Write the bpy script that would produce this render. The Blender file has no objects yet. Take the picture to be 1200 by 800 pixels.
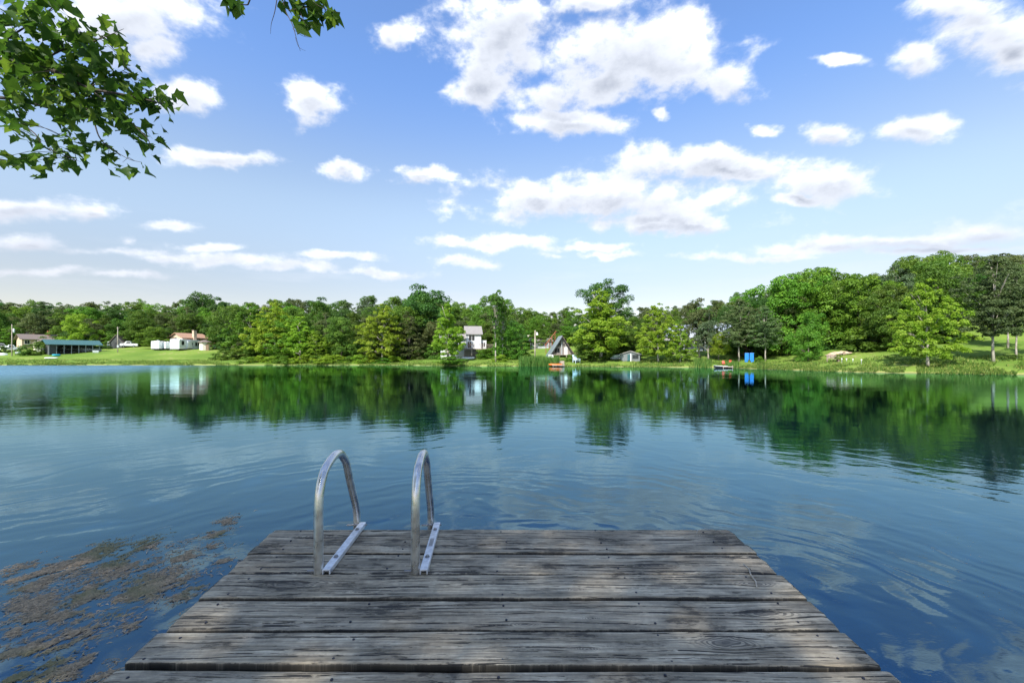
import bpy, math, random
import numpy as np
from mathutils import Vector, Matrix

R = math.radians
SC = bpy.context.scene
COL = SC.collection
F, HY, CAMZ, DECKZ = 500.0, 418.0, 1.7, 0.6      # focal length and horizon row of a 1200 px wide view
rng = np.random.default_rng(11)

# ------------------------------------------------------------------ helpers
def link(o, parent=None):
    COL.objects.link(o)
    if parent is not None: o.parent = parent
    return o

def tag(o, label=None, cat=None, group=None, kind=None):
    if label: o['label'] = label
    if cat: o['category'] = cat
    if group: o['group'] = group
    if kind: o['kind'] = kind
    return o

def thing(name, label, cat, loc=(0, 0, 0), rz=0.0, group=None):
    o = bpy.data.objects.new(name, None)
    o.empty_display_size = 0.3
    link(o); o.location = loc; o.rotation_euler = (0, 0, rz)
    return tag(o, label, cat, group)

def np_mesh(name, verts, faces, mat=None, smooth=False, attrs=None, fattrs=None):
    """verts (N,3); faces: (M,k) array"""
    verts = np.asarray(verts, dtype=np.float32); faces = np.asarray(faces, dtype=np.int32)
    me = bpy.data.meshes.new(name)
    M, k = faces.shape
    me.vertices.add(len(verts)); me.vertices.foreach_set('co', verts.ravel())
    me.loops.add(M * k); me.loops.foreach_set('vertex_index', faces.ravel())
    me.polygons.add(M)
    me.polygons.foreach_set('loop_start', np.arange(0, M * k, k, dtype=np.int32))
    me.polygons.foreach_set('loop_total', np.full(M, k, dtype=np.int32))
    if smooth: me.polygons.foreach_set('use_smooth', np.ones(M, dtype=bool))
    me.update(calc_edges=True)
    for n, a in (attrs or {}).items():
        at = me.attributes.new(n, 'FLOAT', 'POINT'); at.data.foreach_set('value', np.asarray(a, dtype=np.float32))
    for n, a in (fattrs or {}).items():
        at = me.attributes.new(n, 'FLOAT', 'FACE'); at.data.foreach_set('value', np.asarray(a, dtype=np.float32))
    if mat: me.materials.append(mat)
    return me

class MB:
    """collects simple solids into one mesh"""
    def __init__(s): s.v = []; s.f = []; s.sm = []
    def add(s, vs, fs, smooth=False):
        b = len(s.v); s.v += [tuple(map(float, p)) for p in vs]
        s.f += [tuple(b + i for i in f) for f in fs]; s.sm += [smooth] * len(fs); return s
    def box(s, x0, x1, y0, y1, z0, z1, taper=0.0, rz=0.0, c=None):
        t = taper
        vs = [(x0, y0, z0), (x1, y0, z0), (x1, y1, z0), (x0, y1, z0),
              (x0 + t, y0 + t, z1), (x1 - t, y0 + t, z1), (x1 - t, y1 - t, z1), (x0 + t, y1 - t, z1)]
        if rz:
            cx, cy = c or ((x0 + x1) / 2, (y0 + y1) / 2); cs, sn = math.cos(rz), math.sin(rz)
            vs = [(cx + (x - cx) * cs - (y - cy) * sn, cy + (x - cx) * sn + (y - cy) * cs, z) for x, y, z in vs]
        return s.add(vs, [(0, 3, 2, 1), (4, 5, 6, 7), (0, 1, 5, 4), (1, 2, 6, 5), (2, 3, 7, 6), (3, 0, 4, 7)])
    def prism(s, prof, a0, a1, axis='y'):
        """closed profile extruded along an axis; prof in the two other axes"""
        n = len(prof); vs = []
        for a in (a0, a1):
            for p, q in prof:
                vs.append((p, a, q) if axis == 'y' else ((a, p, q) if axis == 'x' else (p, q, a)))
        fs = [tuple(range(n))[::-1], tuple(range(n, 2 * n))]
        fs += [(i, (i + 1) % n, n + (i + 1) % n, n + i) for i in range(n)]
        return s.add(vs, fs)
    def tube(s, pts, rads, n=8, smooth=True, cap=True):
        pts = [Vector(p) for p in pts]
        if not hasattr(rads, '__len__'): rads = [rads] * len(pts)
        vs = []; up = None
        for i, p in enumerate(pts):
            d = (pts[min(i + 1, len(pts) - 1)] - pts[max(i - 1, 0)]).normalized()
            if up is None:
                up = Vector((0, 0, 1)) if abs(d.z) < .9 else Vector((1, 0, 0))
            a = d.cross(up).normalized(); b = a.cross(d).normalized(); up = b
            for k in range(n):
                t = 2 * math.pi * k / n
                vs.append(p + (a * math.cos(t) + b * math.sin(t)) * rads[i])
        fs = []
        for i in range(len(pts) - 1):
            for k in range(n):
                k2 = (k + 1) % n
                fs.append((i * n + k, i * n + k2, (i + 1) * n + k2, (i + 1) * n + k))
        s.add(vs, fs, smooth)
        if cap:
            b = len(s.v) - len(vs)
            s.f.append(tuple(b + k for k in range(n))[::-1]); s.sm.append(False)
            b2 = len(s.v) - n
            s.f.append(tuple(b2 + k for k in range(n))); s.sm.append(False)
        return s
    def mesh(s, name, mat):
        me = bpy.data.meshes.new(name); me.from_pydata(s.v, [], s.f)
        me.polygons.foreach_set('use_smooth', s.sm); me.update()
        if mat: me.materials.append(mat)
        return me
    def build(s, name, mat, parent=None, bevel=0):
        o = bpy.data.objects.new(name, s.mesh(name, mat)); link(o, parent)
        if bevel:
            m = o.modifiers.new('bevel', 'BEVEL'); m.width = bevel; m.segments = 2; m.limit_method = 'ANGLE'
        return o

def lerp(a, b, t): return a + (b - a) * t

# ------------------------------------------------------------------ value noise in numpy
def vnoise(x, y, seed=0):
    xi = np.floor(x).astype(np.int64); yi = np.floor(y).astype(np.int64)
    xf = x - xi; yf = y - yi
    def h(a, b):
        n = (a * 374761393 + b * 668265263 + seed * 1442695041) & 0xffffffff
        n = ((n ^ (n >> 13)) * 1274126177) & 0xffffffff
        return ((n ^ (n >> 16)) & 0xffff) / 65535.0
    u = xf * xf * (3 - 2 * xf); v = yf * yf * (3 - 2 * yf)
    return (h(xi, yi) * (1 - u) + h(xi + 1, yi) * u) * (1 - v) + (h(xi, yi + 1) * (1 - u) + h(xi + 1, yi + 1) * u) * v
def fbm(x, y, o=4, seed=0):
    s = 0; a = .5; 
    for i in range(o):
        s = s + a * vnoise(x * 2 ** i + 17.3 * i, y * 2 ** i + 9.1 * i, seed + i); a *= .5
    return s / (1 - .5 ** o)

# ------------------------------------------------------------------ materials
def new_mat(name):
    m = bpy.data.materials.new(name); m.use_nodes = True
    nt = m.node_tree; nt.nodes.clear()
    return m, NT(nt)

class NT:
    def __init__(s, nt): s.nt = nt; s.x = 0
    def n(s, typ, **kw):
        nd = s.nt.nodes.new(typ); s.x += 40; nd.location = (s.x, 0)
        for k, v in kw.items():
            if k[0] == '_': setattr(nd, k[1:], v)
        for k, v in kw.items():
            if k[0] != '_': s.set(nd.inputs[k.replace('__', ' ')], v)
        return nd
    def set(s, sock, v):
        if isinstance(v, bpy.types.NodeSocket): s.nt.links.new(v, sock)
        else:
            if sock.type == 'RGBA' and len(v) == 3: v = (*v, 1)
            sock.default_value = v
    def m(s, op, a, b=None, c=None, clamp=False):
        nd = s.nt.nodes.new('ShaderNodeMath'); nd.operation = op; nd.use_clamp = clamp
        for i, v in enumerate((a, b, c)):
            if v is not None: s.set(nd.inputs[i], v)
        return nd.outputs[0]
    def vm(s, op, a, b=None, c=None, scale=None):
        nd = s.nt.nodes.new('ShaderNodeVectorMath'); nd.operation = op
        for i, v in enumerate((a, b, c)):
            if v is not None: s.set(nd.inputs[i], v)
        if scale is not None: s.set(nd.inputs['Scale'], scale)
        return nd.outputs['Value'] if op in ('LENGTH', 'DOT_PRODUCT', 'DISTANCE') else nd.outputs[0]
    def mix(s, f, a, b, blend='MIX'):
        nd = s.nt.nodes.new('ShaderNodeMix'); nd.data_type = 'RGBA'; nd.blend_type = blend
        s.set(nd.inputs[0], f); s.set(nd.inputs[6], a); s.set(nd.inputs[7], b); return nd.outputs[2]
    def noise(s, vec, scale, detail=4, rough=.55, dist=0):
        nd = s.nt.nodes.new('ShaderNodeTexNoise'); s.set(nd.inputs['Vector'], vec)
        s.set(nd.inputs['Scale'], scale); nd.inputs['Detail'].default_value = detail
        nd.inputs['Roughness'].default_value = rough; nd.inputs['Distortion'].default_value = dist
        return nd.outputs[0]
    def mr(s, v, a, b, c=0., d=1., typ='SMOOTHSTEP'):
        nd = s.nt.nodes.new('ShaderNodeMapRange'); nd.interpolation_type = typ
        s.set(nd.inputs[0], v)
        for i, q in enumerate((a, b, c, d)): s.set(nd.inputs[i + 1], q)
        return nd.outputs[0]
    def attr(s, name, out='Fac'):
        nd = s.nt.nodes.new('ShaderNodeAttribute'); nd.attribute_name = name; return nd.outputs[out]
    def out(s, surf, kind='ShaderNodeOutputMaterial', sock='Surface'):
        o = s.nt.nodes.new(kind); s.nt.links.new(surf, o.inputs[sock]); return o
    def bump(s, h, dist=1.0, strength=1.0, normal=None):
        nd = s.nt.nodes.new('ShaderNodeBump'); nd.inputs['Distance'].default_value = dist
        nd.inputs['Strength'].default_value = strength; s.set(nd.inputs['Height'], h)
        if normal is not None: s.set(nd.inputs['Normal'], normal)
        return nd.outputs[0]
    def geo(s): return s.nt.nodes.new('ShaderNodeNewGeometry').outputs['Position']
    def obj(s): return s.nt.nodes.new('ShaderNodeTexCoord').outputs['Object']

def plain(name, col, rough=.7, metal=0., var=.25, scale=3., spec=.4, dirt=None):
    """painted / weathered surface: a base colour broken up by two noises"""
    m, t = new_mat(name)
    p = t.obj()
    n1 = t.noise(p, scale, 5, .6); n2 = t.noise(p, scale * 9, 4, .6)
    k = t.m('ADD', t.m('MULTIPLY', n1, .7), t.m('MULTIPLY', n2, .3))
    lo = tuple(c * (1 - var) for c in col); hi = tuple(min(1, c * (1 + var)) for c in col)
    c = t.mix(t.mr(k, .3, .7), lo, hi)
    if dirt: c = t.mix(t.mr(n1, .52, .75, 0, .7), c, dirt)
    b = t.n('ShaderNodeBsdfPrincipled', Base__Color=c, Roughness=rough, Metallic=metal)
    b.inputs['Specular IOR Level'].default_value = spec
    t.set(b.inputs['Normal'], t.bump(n2, .01, .5))
    t.out(b.outputs[0]); return m

def leaf_mat(name, dark, light, yellow, trans=.3, hue_obj=.35):
    trans += .1
    m, t = new_mat(name)
    tone = t.attr('tone')
    oi = t.nt.nodes.new('ShaderNodeObjectInfo').outputs['Random']
    f = t.m('ADD', t.m('MULTIPLY', tone, .75), t.m('MULTIPLY', oi, .25))
    c = t.mix(f, dark, light)
    c = t.mix(t.m('MULTIPLY', t.m('POWER', tone, 4.0), .7), c, yellow)
    hs = t.n('ShaderNodeHueSaturation', Color=c)
    t.set(hs.inputs['Hue'], t.m('ADD', .5, t.m('MULTIPLY', t.m('SUBTRACT', oi, .5), .035)))
    t.set(hs.inputs['Value'], t.m('ADD', 1.0, t.m('MULTIPLY', t.m('SUBTRACT', t.m('FRACT', t.m('MULTIPLY', oi, 7.31)), .5), hue_obj)))
    c = hs.outputs[0]
    d = t.n('ShaderNodeBsdfPrincipled', Base__Color=c, Roughness=.55)
    d.inputs['Specular IOR Level'].default_value = .25
    tr = t.n('ShaderNodeBsdfTranslucent', Color=t.mix(.5, c, t.mix(1.0, c, (1.4, 1.35, .5), 'MULTIPLY')))
    mx = t.n('ShaderNodeMixShader', Fac=trans); t.set(mx.inputs[1], d.outputs[0]); t.set(mx.inputs[2], tr.outputs[0])
    t.out(mx.outputs[0]); return m

def bark_mat(name, c0, c1):
    m, t = new_mat(name)
    p = t.vm('MULTIPLY', t.obj(), (1, 1, .22))
    n = t.noise(p, 7, 6, .65); c = t.mix(t.mr(n, .35, .65), c0, c1)
    b = t.n('ShaderNodeBsdfPrincipled', Base__Color=c, Roughness=.9)
    t.set(b.inputs['Normal'], t.bump(n, .05, .8)); t.out(b.outputs[0]); return m

def glass_dark(name='window_glass'):
    m, t = new_mat(name)
    b = t.n('ShaderNodeBsdfPrincipled', Base__Color=(.02, .025, .03), Roughness=.08); t.out(b.outputs[0]); return m

def siding(name, col, pitch=.2, axis='z', depth=.35, rough=.6):
    m, t = new_mat(name)
    p = t.obj(); s = t.n('ShaderNodeSeparateXYZ', Vector=p).outputs['XYZ'.index(axis.upper())]
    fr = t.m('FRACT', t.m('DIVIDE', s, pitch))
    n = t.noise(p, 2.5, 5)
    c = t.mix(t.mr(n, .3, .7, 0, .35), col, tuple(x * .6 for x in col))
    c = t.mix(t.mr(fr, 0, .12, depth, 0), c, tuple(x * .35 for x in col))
    b = t.n('ShaderNodeBsdfPrincipled', Base__Color=c, Roughness=rough)
    t.set(b.inputs['Normal'], t.bump(fr, .03, .6)); t.out(b.outputs[0]); return m

MAT = {}
MAT['leaf_oak'] = leaf_mat('leaf_oak', (0.053, 0.118, 0.015), (0.130, 0.236, 0.033), (0.212, 0.307, 0.041))
MAT['leaf_dark'] = leaf_mat('leaf_dark', (0.033, 0.092, 0.020), (0.077, 0.171, 0.033), (0.118, 0.224, 0.041))
MAT['leaf_mid'] = leaf_mat('leaf_mid', (0.065, 0.159, 0.017), (0.147, 0.295, 0.028), (0.248, 0.378, 0.041))
MAT['leaf_bright'] = leaf_mat('leaf_bright', (0.138, 0.254, 0.017), (0.286, 0.435, 0.037), (0.509, 0.572, 0.106), .42, .15)
MAT['leaf_lime'] = leaf_mat('leaf_lime', (.165, .27, .018), (.29, .43, .045), (.48, .55, .11), .42, .15)
MAT['leaf_olive'] = leaf_mat('leaf_olive', (0.065, 0.100, 0.033), (0.142, 0.177, 0.059), (0.212, 0.224, 0.083), .3)
MAT['leaf_cedar'] = leaf_mat('leaf_cedar', (0.059, 0.104, 0.035), (0.118, 0.177, 0.059), (0.177, 0.224, 0.083), .25)
MAT['leaf_grey'] = leaf_mat('leaf_grey', (0.059, 0.106, 0.047), (0.118, 0.177, 0.083), (0.165, 0.201, 0.106), .2)
MAT['leaf_fore'] = leaf_mat('leaf_fore', (.03, .088, .014), (.075, .17, .024), (.15, .24, .034), .44, 0)
MAT['bark'] = bark_mat('bark', (.05, .04, .03), (.16, .135, .11))
MAT['bark_pale'] = bark_mat('bark_pale', (.16, .14, .11), (.42, .38, .32))
MAT['bark_dark'] = bark_mat('bark_dark', (.02, .016, .012), (.07, .055, .045))
MAT['white'] = plain('white_paint', (.78, .79, .80), .45, var=.06)
MAT['white_siding'] = siding('white_siding', (.64, .64, .63), .2)
MAT['grey_siding'] = siding('grey_siding', (.15, .165, .17), .22)
MAT['greybrown'] = siding('weathered_boards', (.25, .22, .20), .2, 'x')
MAT['glass'] = glass_dark()
MAT['teal_roof'] = siding('teal_metal_roof', (.055, .135, .125), .6, 'x', .5, .4)
MAT['brown_roof'] = siding('brown_shingle_roof', (.19, .15, .125), .25, 'z')
MAT['tan_roof'] = siding('tan_tile_roof', (.42, .25, .16), .3, 'z')
MAT['grey_roof'] = siding('grey_shingle_roof', (.27, .25, .23), .25, 'z')
MAT['slate_roof'] = siding('slate_metal_roof', (.20, .24, .25), .5, 'y', .4, .4)
MAT['tan_wall'] = plain('tan_stone_wall', (.50, .38, .27), .85, var=.3, scale=2)
MAT['orange_wall'] = siding('orange_brown_boards', (.45, .17, .07), .25, 'x')
MAT['dark'] = plain('dark_metal', (.02, .022, .025), .6)
MAT['tyre'] = plain('black_rubber', (.015, .015, .015), .85)
MAT['mesh_dark'] = plain('dark_screen_panel', (.05, .055, .055), .8, var=.4)
MAT['post'] = plain('grey_post', (.30, .32, .33), .6)
MAT['pole_wood'] = bark_mat('pole_wood', (.20, .16, .12), (.46, .40, .33))
MAT['wood_old'] = bark_mat('old_wood', (.12, .09, .07), (.34, .27, .22))
MAT['wood_red'] = plain('red_brown_wood', (.30, .09, .05), .75)
MAT['blue'] = plain('blue_plastic', (.01, .16, .52), .4, var=.15)
MAT['teal'] = plain('teal_plastic', (.02, .32, .42), .4)
MAT['orange'] = plain('orange_plastic', (.75, .14, .02), .4)
MAT['yellow'] = plain('yellow_plastic', (.75, .42, .03), .4)
MAT['red'] = plain('red_paint', (.55, .06, .03), .5)
MAT['sand'] = plain('tan_dirt', (.46, .34, .24), .95, var=.3)
MAT['palegreen'] = plain('pale_canvas', (.50, .56, .48), .8)
MAT['paleblue'] = plain('pale_blue_paint', (.50, .60, .68), .5)

# ------------------------------------------------------------------ lake outline and terrain
LK = [(0, 77), (10, 75), (21, 71.5), (28, 68), (32.5, 64.5), (34.5, 58), (37.2, 48), (42, 43.5), (48, 40.3), (56, 35),
      (62, 22), (60, 5), (42, -9), (15, -6), (4, -3.2), (-3, -3.0), (-14, -4.6), (-40, -9), (-90, -4), (-150, 12), (-185, 45),
      (-175, 74), (-140, 86), (-102, 85), (-76, 85.5), (-51, 85), (-36, 86), (-24, 86), (-12, 80)]
def catmull(P, m=7):
    P = np.array(P, float); n = len(P); out = []
    for i in range(n):
        a, b, c, d = P[i - 1], P[i], P[(i + 1) % n], P[(i + 2) % n]
        for k in range(m):
            t = k / m
            out.append(.5 * ((2 * b) + (-a + c) * t + (2 * a - 5 * b + 4 * c - d) * t * t + (-a + 3 * b - 3 * c + d) * t ** 3))
    return np.array(out)
LAKE = catmull(LK)
def sdf(x, y):
    x = np.atleast_1d(np.asarray(x, float)); y = np.atleast_1d(np.asarray(y, float))
    best = np.full(x.shape, 1e18); ins = np.zeros(x.shape, bool)
    n = len(LAKE)
    for i in range(n):
        ax, ay = LAKE[i]; bx, by = LAKE[(i + 1) % n]
        ex, ey = bx - ax, by - ay
        t = np.clip(((x - ax) * ex + (y - ay) * ey) / (ex * ex + ey * ey), 0, 1)
        dx = x - ax - t * ex; dy = y - ay - t * ey
        best = np.minimum(best, dx * dx + dy * dy)
        c = ((ay > y) != (by > y))
        with np.errstate(divide='ignore', invalid='ignore'):
            xi = (bx - ax) * (y - ay) / (by - ay if by != ay else 1e-9) + ax
        ins ^= c & (x < xi)
    d = np.sqrt(best)
    return np.where(ins, -d, d)
def terr(x, y):
    x = np.atleast_1d(np.asarray(x, float)); y = np.atleast_1d(np.asarray(y, float))
    d = sdf(x, y) + (fbm(x * .35, y * .35, 3, 5) - .5) * 1.1
    out = .22 * (1 - np.exp(-np.maximum(d, 0) / .5)) + .112 * np.minimum(np.maximum(d, 0), 55) + .05 * np.clip(d - 55, 0, 110)
    out = out * np.where(y < 5, .45, 1.0)
    hill = 15 * np.exp(-(((x - 135) / 75) ** 2 + ((y - 205) / 75) ** 2)) + 4 * np.exp(-(((x - 110) / 40) ** 2 + ((y - 100) / 40) ** 2))
    und = (fbm(x * .06, y * .06, 3, 2) - .5) * 1.6 * np.clip(d / 15, 0, 1) + (fbm(x * .4, y * .4, 3, 8) - .5) * .18 * np.clip(d / 3, 0, 1)
    dn = np.minimum(d, 0)
    return np.where(d > 0, out + hill * np.clip(d / 25, 0, 1) + und, -1.6 * (1 - np.exp(dn / 3.0)))
def tz(x, y): return float(terr(x, y)[0])
def hit(px, py, y0=30, y1=260):
    """ground point that the photo shows at this place"""
    Y = np.arange(y0, y1, .25); X = (px - 600) / F * Y; Z = CAMZ + (HY - py) / F * Y
    T = terr(X, Y); below = np.where(Z <= T + .001)[0]
    i = below[0] if len(below) else len(Y) - 1
    return X[i], Y[i], T[i]
def shore_raw(px):
    Y = np.arange(20, 120, .25); X = (px - 600) / F * Y
    s = sdf(X, Y); i = np.where((s[:-1] < 0) & (s[1:] >= 0))[0]
    return Y[i[-1]] if len(i) else 45.
_SQ = np.arange(-200, 1420, 6.); _SV = np.array([shore_raw(a) for a in _SQ])
def shoreY(px):
    return np.interp(px, _SQ, _SV) if hasattr(px, '__len__') else float(np.interp(px, _SQ, _SV))

def warp(n, lo, hi, c, s):
    a = np.arcsinh((lo - c) / s); b = np.arcsinh((hi - c) / s)
    return c + s * np.sinh(np.linspace(a, b, n))
gx = warp(460, -900, 900, 0, 90); gy = warp(460, -500, 1300, 60, 55)
GX, GY = np.meshgrid(gx, gy)
GZ = terr(GX.ravel(), GY.ravel())
nx, ny = len(gx), len(gy)
ii = (np.arange(ny - 1)[:, None] * nx + np.arange(nx - 1)[None]).ravel()
gf = np.stack([ii, ii + 1, ii + nx + 1, ii + nx], 1)
m, t = new_mat('ground_grass')
p = t.geo(); z = t.n('ShaderNodeSeparateXYZ', Vector=p).outputs[2]
n1 = t.noise(p, .12, 4); n2 = t.noise(p, 1.1, 5, .65); n3 = t.noise(p, 9, 4, .7)
c = t.mix(t.mr(n1, .35, .65), (.115, .20, .028), (.19, .275, .045))
c = t.mix(t.mr(n2, .5, .72, 0, .65), c, (.23, .25, .07))
c = t.mix(t.mr(n3, .35, .7, 0, .5), c, (.05, .11, .018))
c = t.mix(t.mr(t.m('ADD', n2, t.m('MULTIPLY', n1, .8)), 1.02, 1.18, 0, .7), c, (.34, .27, .15))
zz = t.m('ADD', z, t.m('MULTIPLY', t.m('SUBTRACT', n2, .5), .22))
zz = t.m('ADD', zz, t.m('MULTIPLY', t.m('SUBTRACT', n3, .5), .25))
c = t.mix(t.mr(zz, .06, .26, .65, 0), c, (.34, .30, .12))
c = t.mix(t.mr(z, -.02, .05, 1, 0), c, (.08, .065, .04))
b = t.n('ShaderNodeBsdfPrincipled', Base__Color=c, Roughness=.95); b.inputs['Specular IOR Level'].default_value = .1
t.set(b.inputs['Normal'], t.bump(t.m('ADD', n3, n2), .12, .7)); t.out(b.outputs[0])
me = np_mesh('ground', np.stack([GX.ravel(), GY.ravel(), GZ], 1), gf, m, smooth=True)
tag(link(bpy.data.objects.new('ground', me)), kind='structure')

# ------------------------------------------------------------------ water
m, t = new_mat('lake_water')
p = t.geo(); sp = t.n('ShaderNodeSeparateXYZ', Vector=p)
X, Y = sp.outputs[0], sp.outputs[1]
pw = t.vm('ADD', p, t.vm('SCALE', t.vm('SUBTRACT', t.n('ShaderNodeTexNoise', Vector=p, Scale=.45, Detail=4.).outputs['Color'], (.5, .5, .5)), scale=2.6))
def ring(cx, cy, wl, amp, fall):
    r = t.vm('LENGTH', t.vm('MULTIPLY', t.vm('SUBTRACT', pw, (cx, cy, 0)), (1, 1, 0)))
    s = t.m('SINE', t.m('MULTIPLY', r, 2 * math.pi / wl))
    return t.m('MULTIPLY', s, t.m('MULTIPLY', t.m('POWER', 2.718, t.m('MULTIPLY', r, -1 / fall)), amp))
h = ring(-.75, 2.9, .34, .0010, 4.8)
h = t.m('ADD', h, ring(.1, 2.2, .72, .0013, 7))
h = t.m('ADD', h, ring(1.0, 2.5, .23, .0007, 3.2))
ripA = t.noise(t.vm('MULTIPLY', p, (.7, 1.6, 1)), 1.5, 5, .5)          # short ripples
ripB = t.noise(t.vm('MULTIPLY', p, (.35, 1.0, 1)), .7, 3, .5)          # long gentle waves
ripC = t.noise(t.vm('MULTIPLY', p, (1, 1.7, 1)), 6, 3, .6)             # fine wind texture
patch = t.mr(t.noise(t.vm('MULTIPLY', p, (.6, 1.4, 1)), .09, 3, .55), .42, .60)
far_left = t.mr(t.m('ADD', X, t.m('MULTIPLY', Y, .42)), -38, -6, 1, 0)  # breeze reaches the open water at left
wind = t.m('ADD', t.m('MULTIPLY', far_left, .9), t.m('MULTIPLY', patch, .07), clamp=True)
h = t.m('ADD', h, t.m('MULTIPLY', ripA, t.mr(wind, 0, 1, .0008, .075, 'LINEAR')))
h = t.m('ADD', h, t.m('MULTIPLY', ripB, t.mr(wind, 0, 1, .0018, .020, 'LINEAR')))
h = t.m('ADD', h, t.m('MULTIPLY', ripC, t.mr(wind, 0, 1, .0006, .007, 'LINEAR')))
ripD = t.noise(t.vm('MULTIPLY', p, (.55, .20, 1)), 1.0, 4, .65)       # gust lines on the open water
h = t.m('ADD', h, t.m('MULTIPLY', ripD, t.m('MULTIPLY', far_left, .16)))
nb = t.bump(h, 1.0, 1.0)
body = t.mix(t.mr(t.noise(p, .4, 2), .3, .7), (.001, .024, .085), (.001, .032, .105))
gl = t.n('ShaderNodeBsdfGlossy', Color=(.57, .90, 1.0, 1), Roughness=t.mr(wind, .1, 1, .012, .30, 'LINEAR'), Normal=nb)
fr = t.n('ShaderNodeFresnel', IOR=1.82, Normal=nb)
# light scattered up from the deep water leaves it mostly steeply
esc = t.m('POWER', t.m('SUBTRACT', 1.0, fr.outputs[0]), 3.0)
df = t.n('ShaderNodeBsdfDiffuse', Color=t.vm('SCALE', body, scale=esc))
mx = t.n('ShaderNodeMixShader', Fac=fr.outputs[0]); t.set(mx.inputs[1], df.outputs[0]); t.set(mx.inputs[2], gl.outputs[0])
t.out(mx.outputs[0])
w = 260
me = np_mesh('water', [(-w, -20, 0), (110, -20, 0), (110, 105, 0), (-w, 105, 0)], [(0, 1, 2, 3)], m)
tag(link(bpy.data.objects.new('water', me)), kind='structure')
# ------------------------------------------------------------------ trees
def leaf_cloud(rg, C, RC, n, leaf, flat=.75, out=.65, updir=.35, droop=0.):
    """n leaf quads spread over the shells of clumps C (k,3) with radii RC (k)"""
    k = len(C); w = RC ** 2; idx = rg.choice(k, n, p=w / w.sum())
    d = rg.normal(size=(n, 3)); d /= np.linalg.norm(d, axis=1, keepdims=True)
    d[:, 2] = np.where(d[:, 2] < -.45, -d[:, 2], d[:, 2])
    rad = RC[idx] * (.55 + .5 * rg.random(n) ** .6)
    # each clump is lumpy itself
    lump = 1 + .25 * np.sin(d[:, 0] * 5 + idx) * np.cos(d[:, 1] * 4 + idx * 2.1)
    P = C[idx] + d * (rad * lump)[:, None] * np.array([1, 1, flat])
    P[:, 2] -= droop * rad * (d[:, 0] ** 2 + d[:, 1] ** 2)
    N = d * out + rg.normal(size=(n, 3)) * .45 + np.array([0, 0, updir])
    N /= np.linalg.norm(N, axis=1, keepdims=True)
    A = np.cross(N, rg.normal(size=(n, 3))); A /= np.linalg.norm(A, axis=1, keepdims=True)
    B = np.cross(N, A)
    L = leaf * (.7 + .6 * rg.random(n)); W = L * (.55 + .25 * rg.random(n))
    v = np.stack([P - A * L[:, None] * .5, P - B * W[:, None] * .5 + N * (.12 * L)[:, None],
                  P + A * L[:, None] * .5, P + B * W[:, None] * .5 + N * (.12 * L)[:, None]], 1).reshape(-1, 3)
    f = np.arange(n * 4).reshape(-1, 4)
    clump_tone = rg.random(k)
    tone = np.clip(.45 * clump_tone[idx] + .55 * rg.random(n), 0, 1)
    return v, f, tone

def profile_clumps(rg, H, W, prof, k, rc, lob=.22, shell=.5, ntier=0):
    ts = np.array([a for a, _ in prof]); rs = np.array([b for _, b in prof])
    C = []; RC = []; ph = rg.random(3) * 6.28
    while len(C) < k:
        t = ts[0] + (ts[-1] - ts[0]) * rg.random()
        Rr = np.interp(t, ts, rs)
        if rg.random() > Rr + .12: continue
        if ntier: t = (math.floor(t * ntier) + .5 + .25 * (rg.random() - .5)) / ntier
        a = rg.random() * 2 * math.pi
        lobf = 1 + lob * (math.sin(2 * a + ph[0] + t * 3) + .6 * math.sin(3 * a + ph[1] - t * 5) + .5 * math.sin(5 * a + ph[2])) 
        r = (shell + (1 - shell) * rg.random()) * Rr * W / 2 * lobf * .86
        if rg.random() < .25: r *= rg.random()
        C.append((r * math.cos(a), r * math.sin(a), t * H - rc * H * .3)); RC.append(H * rc * (.55 + .75 * rg.random()) * (.55 + .45 * Rr))
    return np.array(C), np.array(RC)

def trunk_mb(rg, H, tops, r0, th, lean=.03, nlimb=12, n=7, wig=.02):
    mb = MB()
    pts = []; rads = []
    lx, ly = rg.normal(size=2) * lean * H
    for i in range(8):
        t = i / 7; pts.append((lx * t * t + rg.normal() * wig * H * t, ly * t * t + rg.normal() * wig * H * t, t * th * H - .15))
        rads.append(r0 * (1 - .82 * t) * (1.45 if i == 0 else 1))
    mb.tube(pts, rads, n)
    ch = rg.choice(len(tops), min(nlimb, len(tops)), replace=False)
    for c in ch:
        e = tops[c]; zt = min(max(e[2] * .62, .16 * H), th * H * .95); u = zt / (th * H) * 7; i = min(int(u), 6); q = u - i
        s = [pts[i][j] + (pts[i + 1][j] - pts[i][j]) * q for j in range(3)]
        rr = r0 * (1 - .82 * u / 7) * .55
        mid = [(s[j] + e[j]) / 2 for j in range(3)]; mid[2] += .02 * H
        mb.tube([s, mid, tuple(e)], [rr, rr * .6, rr * .2], 5, cap=False)
    return mb

TPL = {}
def template(key, H, W, prof, k, rc, n, leaf, mat, bark='bark', r0=.22, th=.8, seed=0, flat=.75, nlimb=12, lob=.22, droop=0., ntier=0, shell=.5, updir=.35, lean=.03, extra=None):
    rg = np.random.default_rng(seed + 100)
    C, RC = profile_clumps(rg, H, W, prof, k, rc, lob, shell, ntier)
    v, f, tone = leaf_cloud(rg, C, RC, n, leaf, flat, .65, updir, droop)
    tb = trunk_mb(rg, H, C, r0, th, lean, nlimb)
    zmax = np.percentile(v[:, 2], 99.7); wid = np.percentile(np.abs(v[:, 0]), 99) * 2
    TPL[key] = dict(H=zmax, W=wid, crown=np_mesh('crown', v, f, MAT[mat], fattrs={'tone': tone}), trunk=tb.mesh('trunk', MAT[bark]), mats={})
def crown_mesh(T, mat):
    if mat is None: return T['crown']
    if mat not in T['mats']:
        me = T['crown'].copy(); me.materials.clear(); me.materials.append(MAT[mat]); T['mats'][mat] = me
    return T['mats'][mat]
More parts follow.
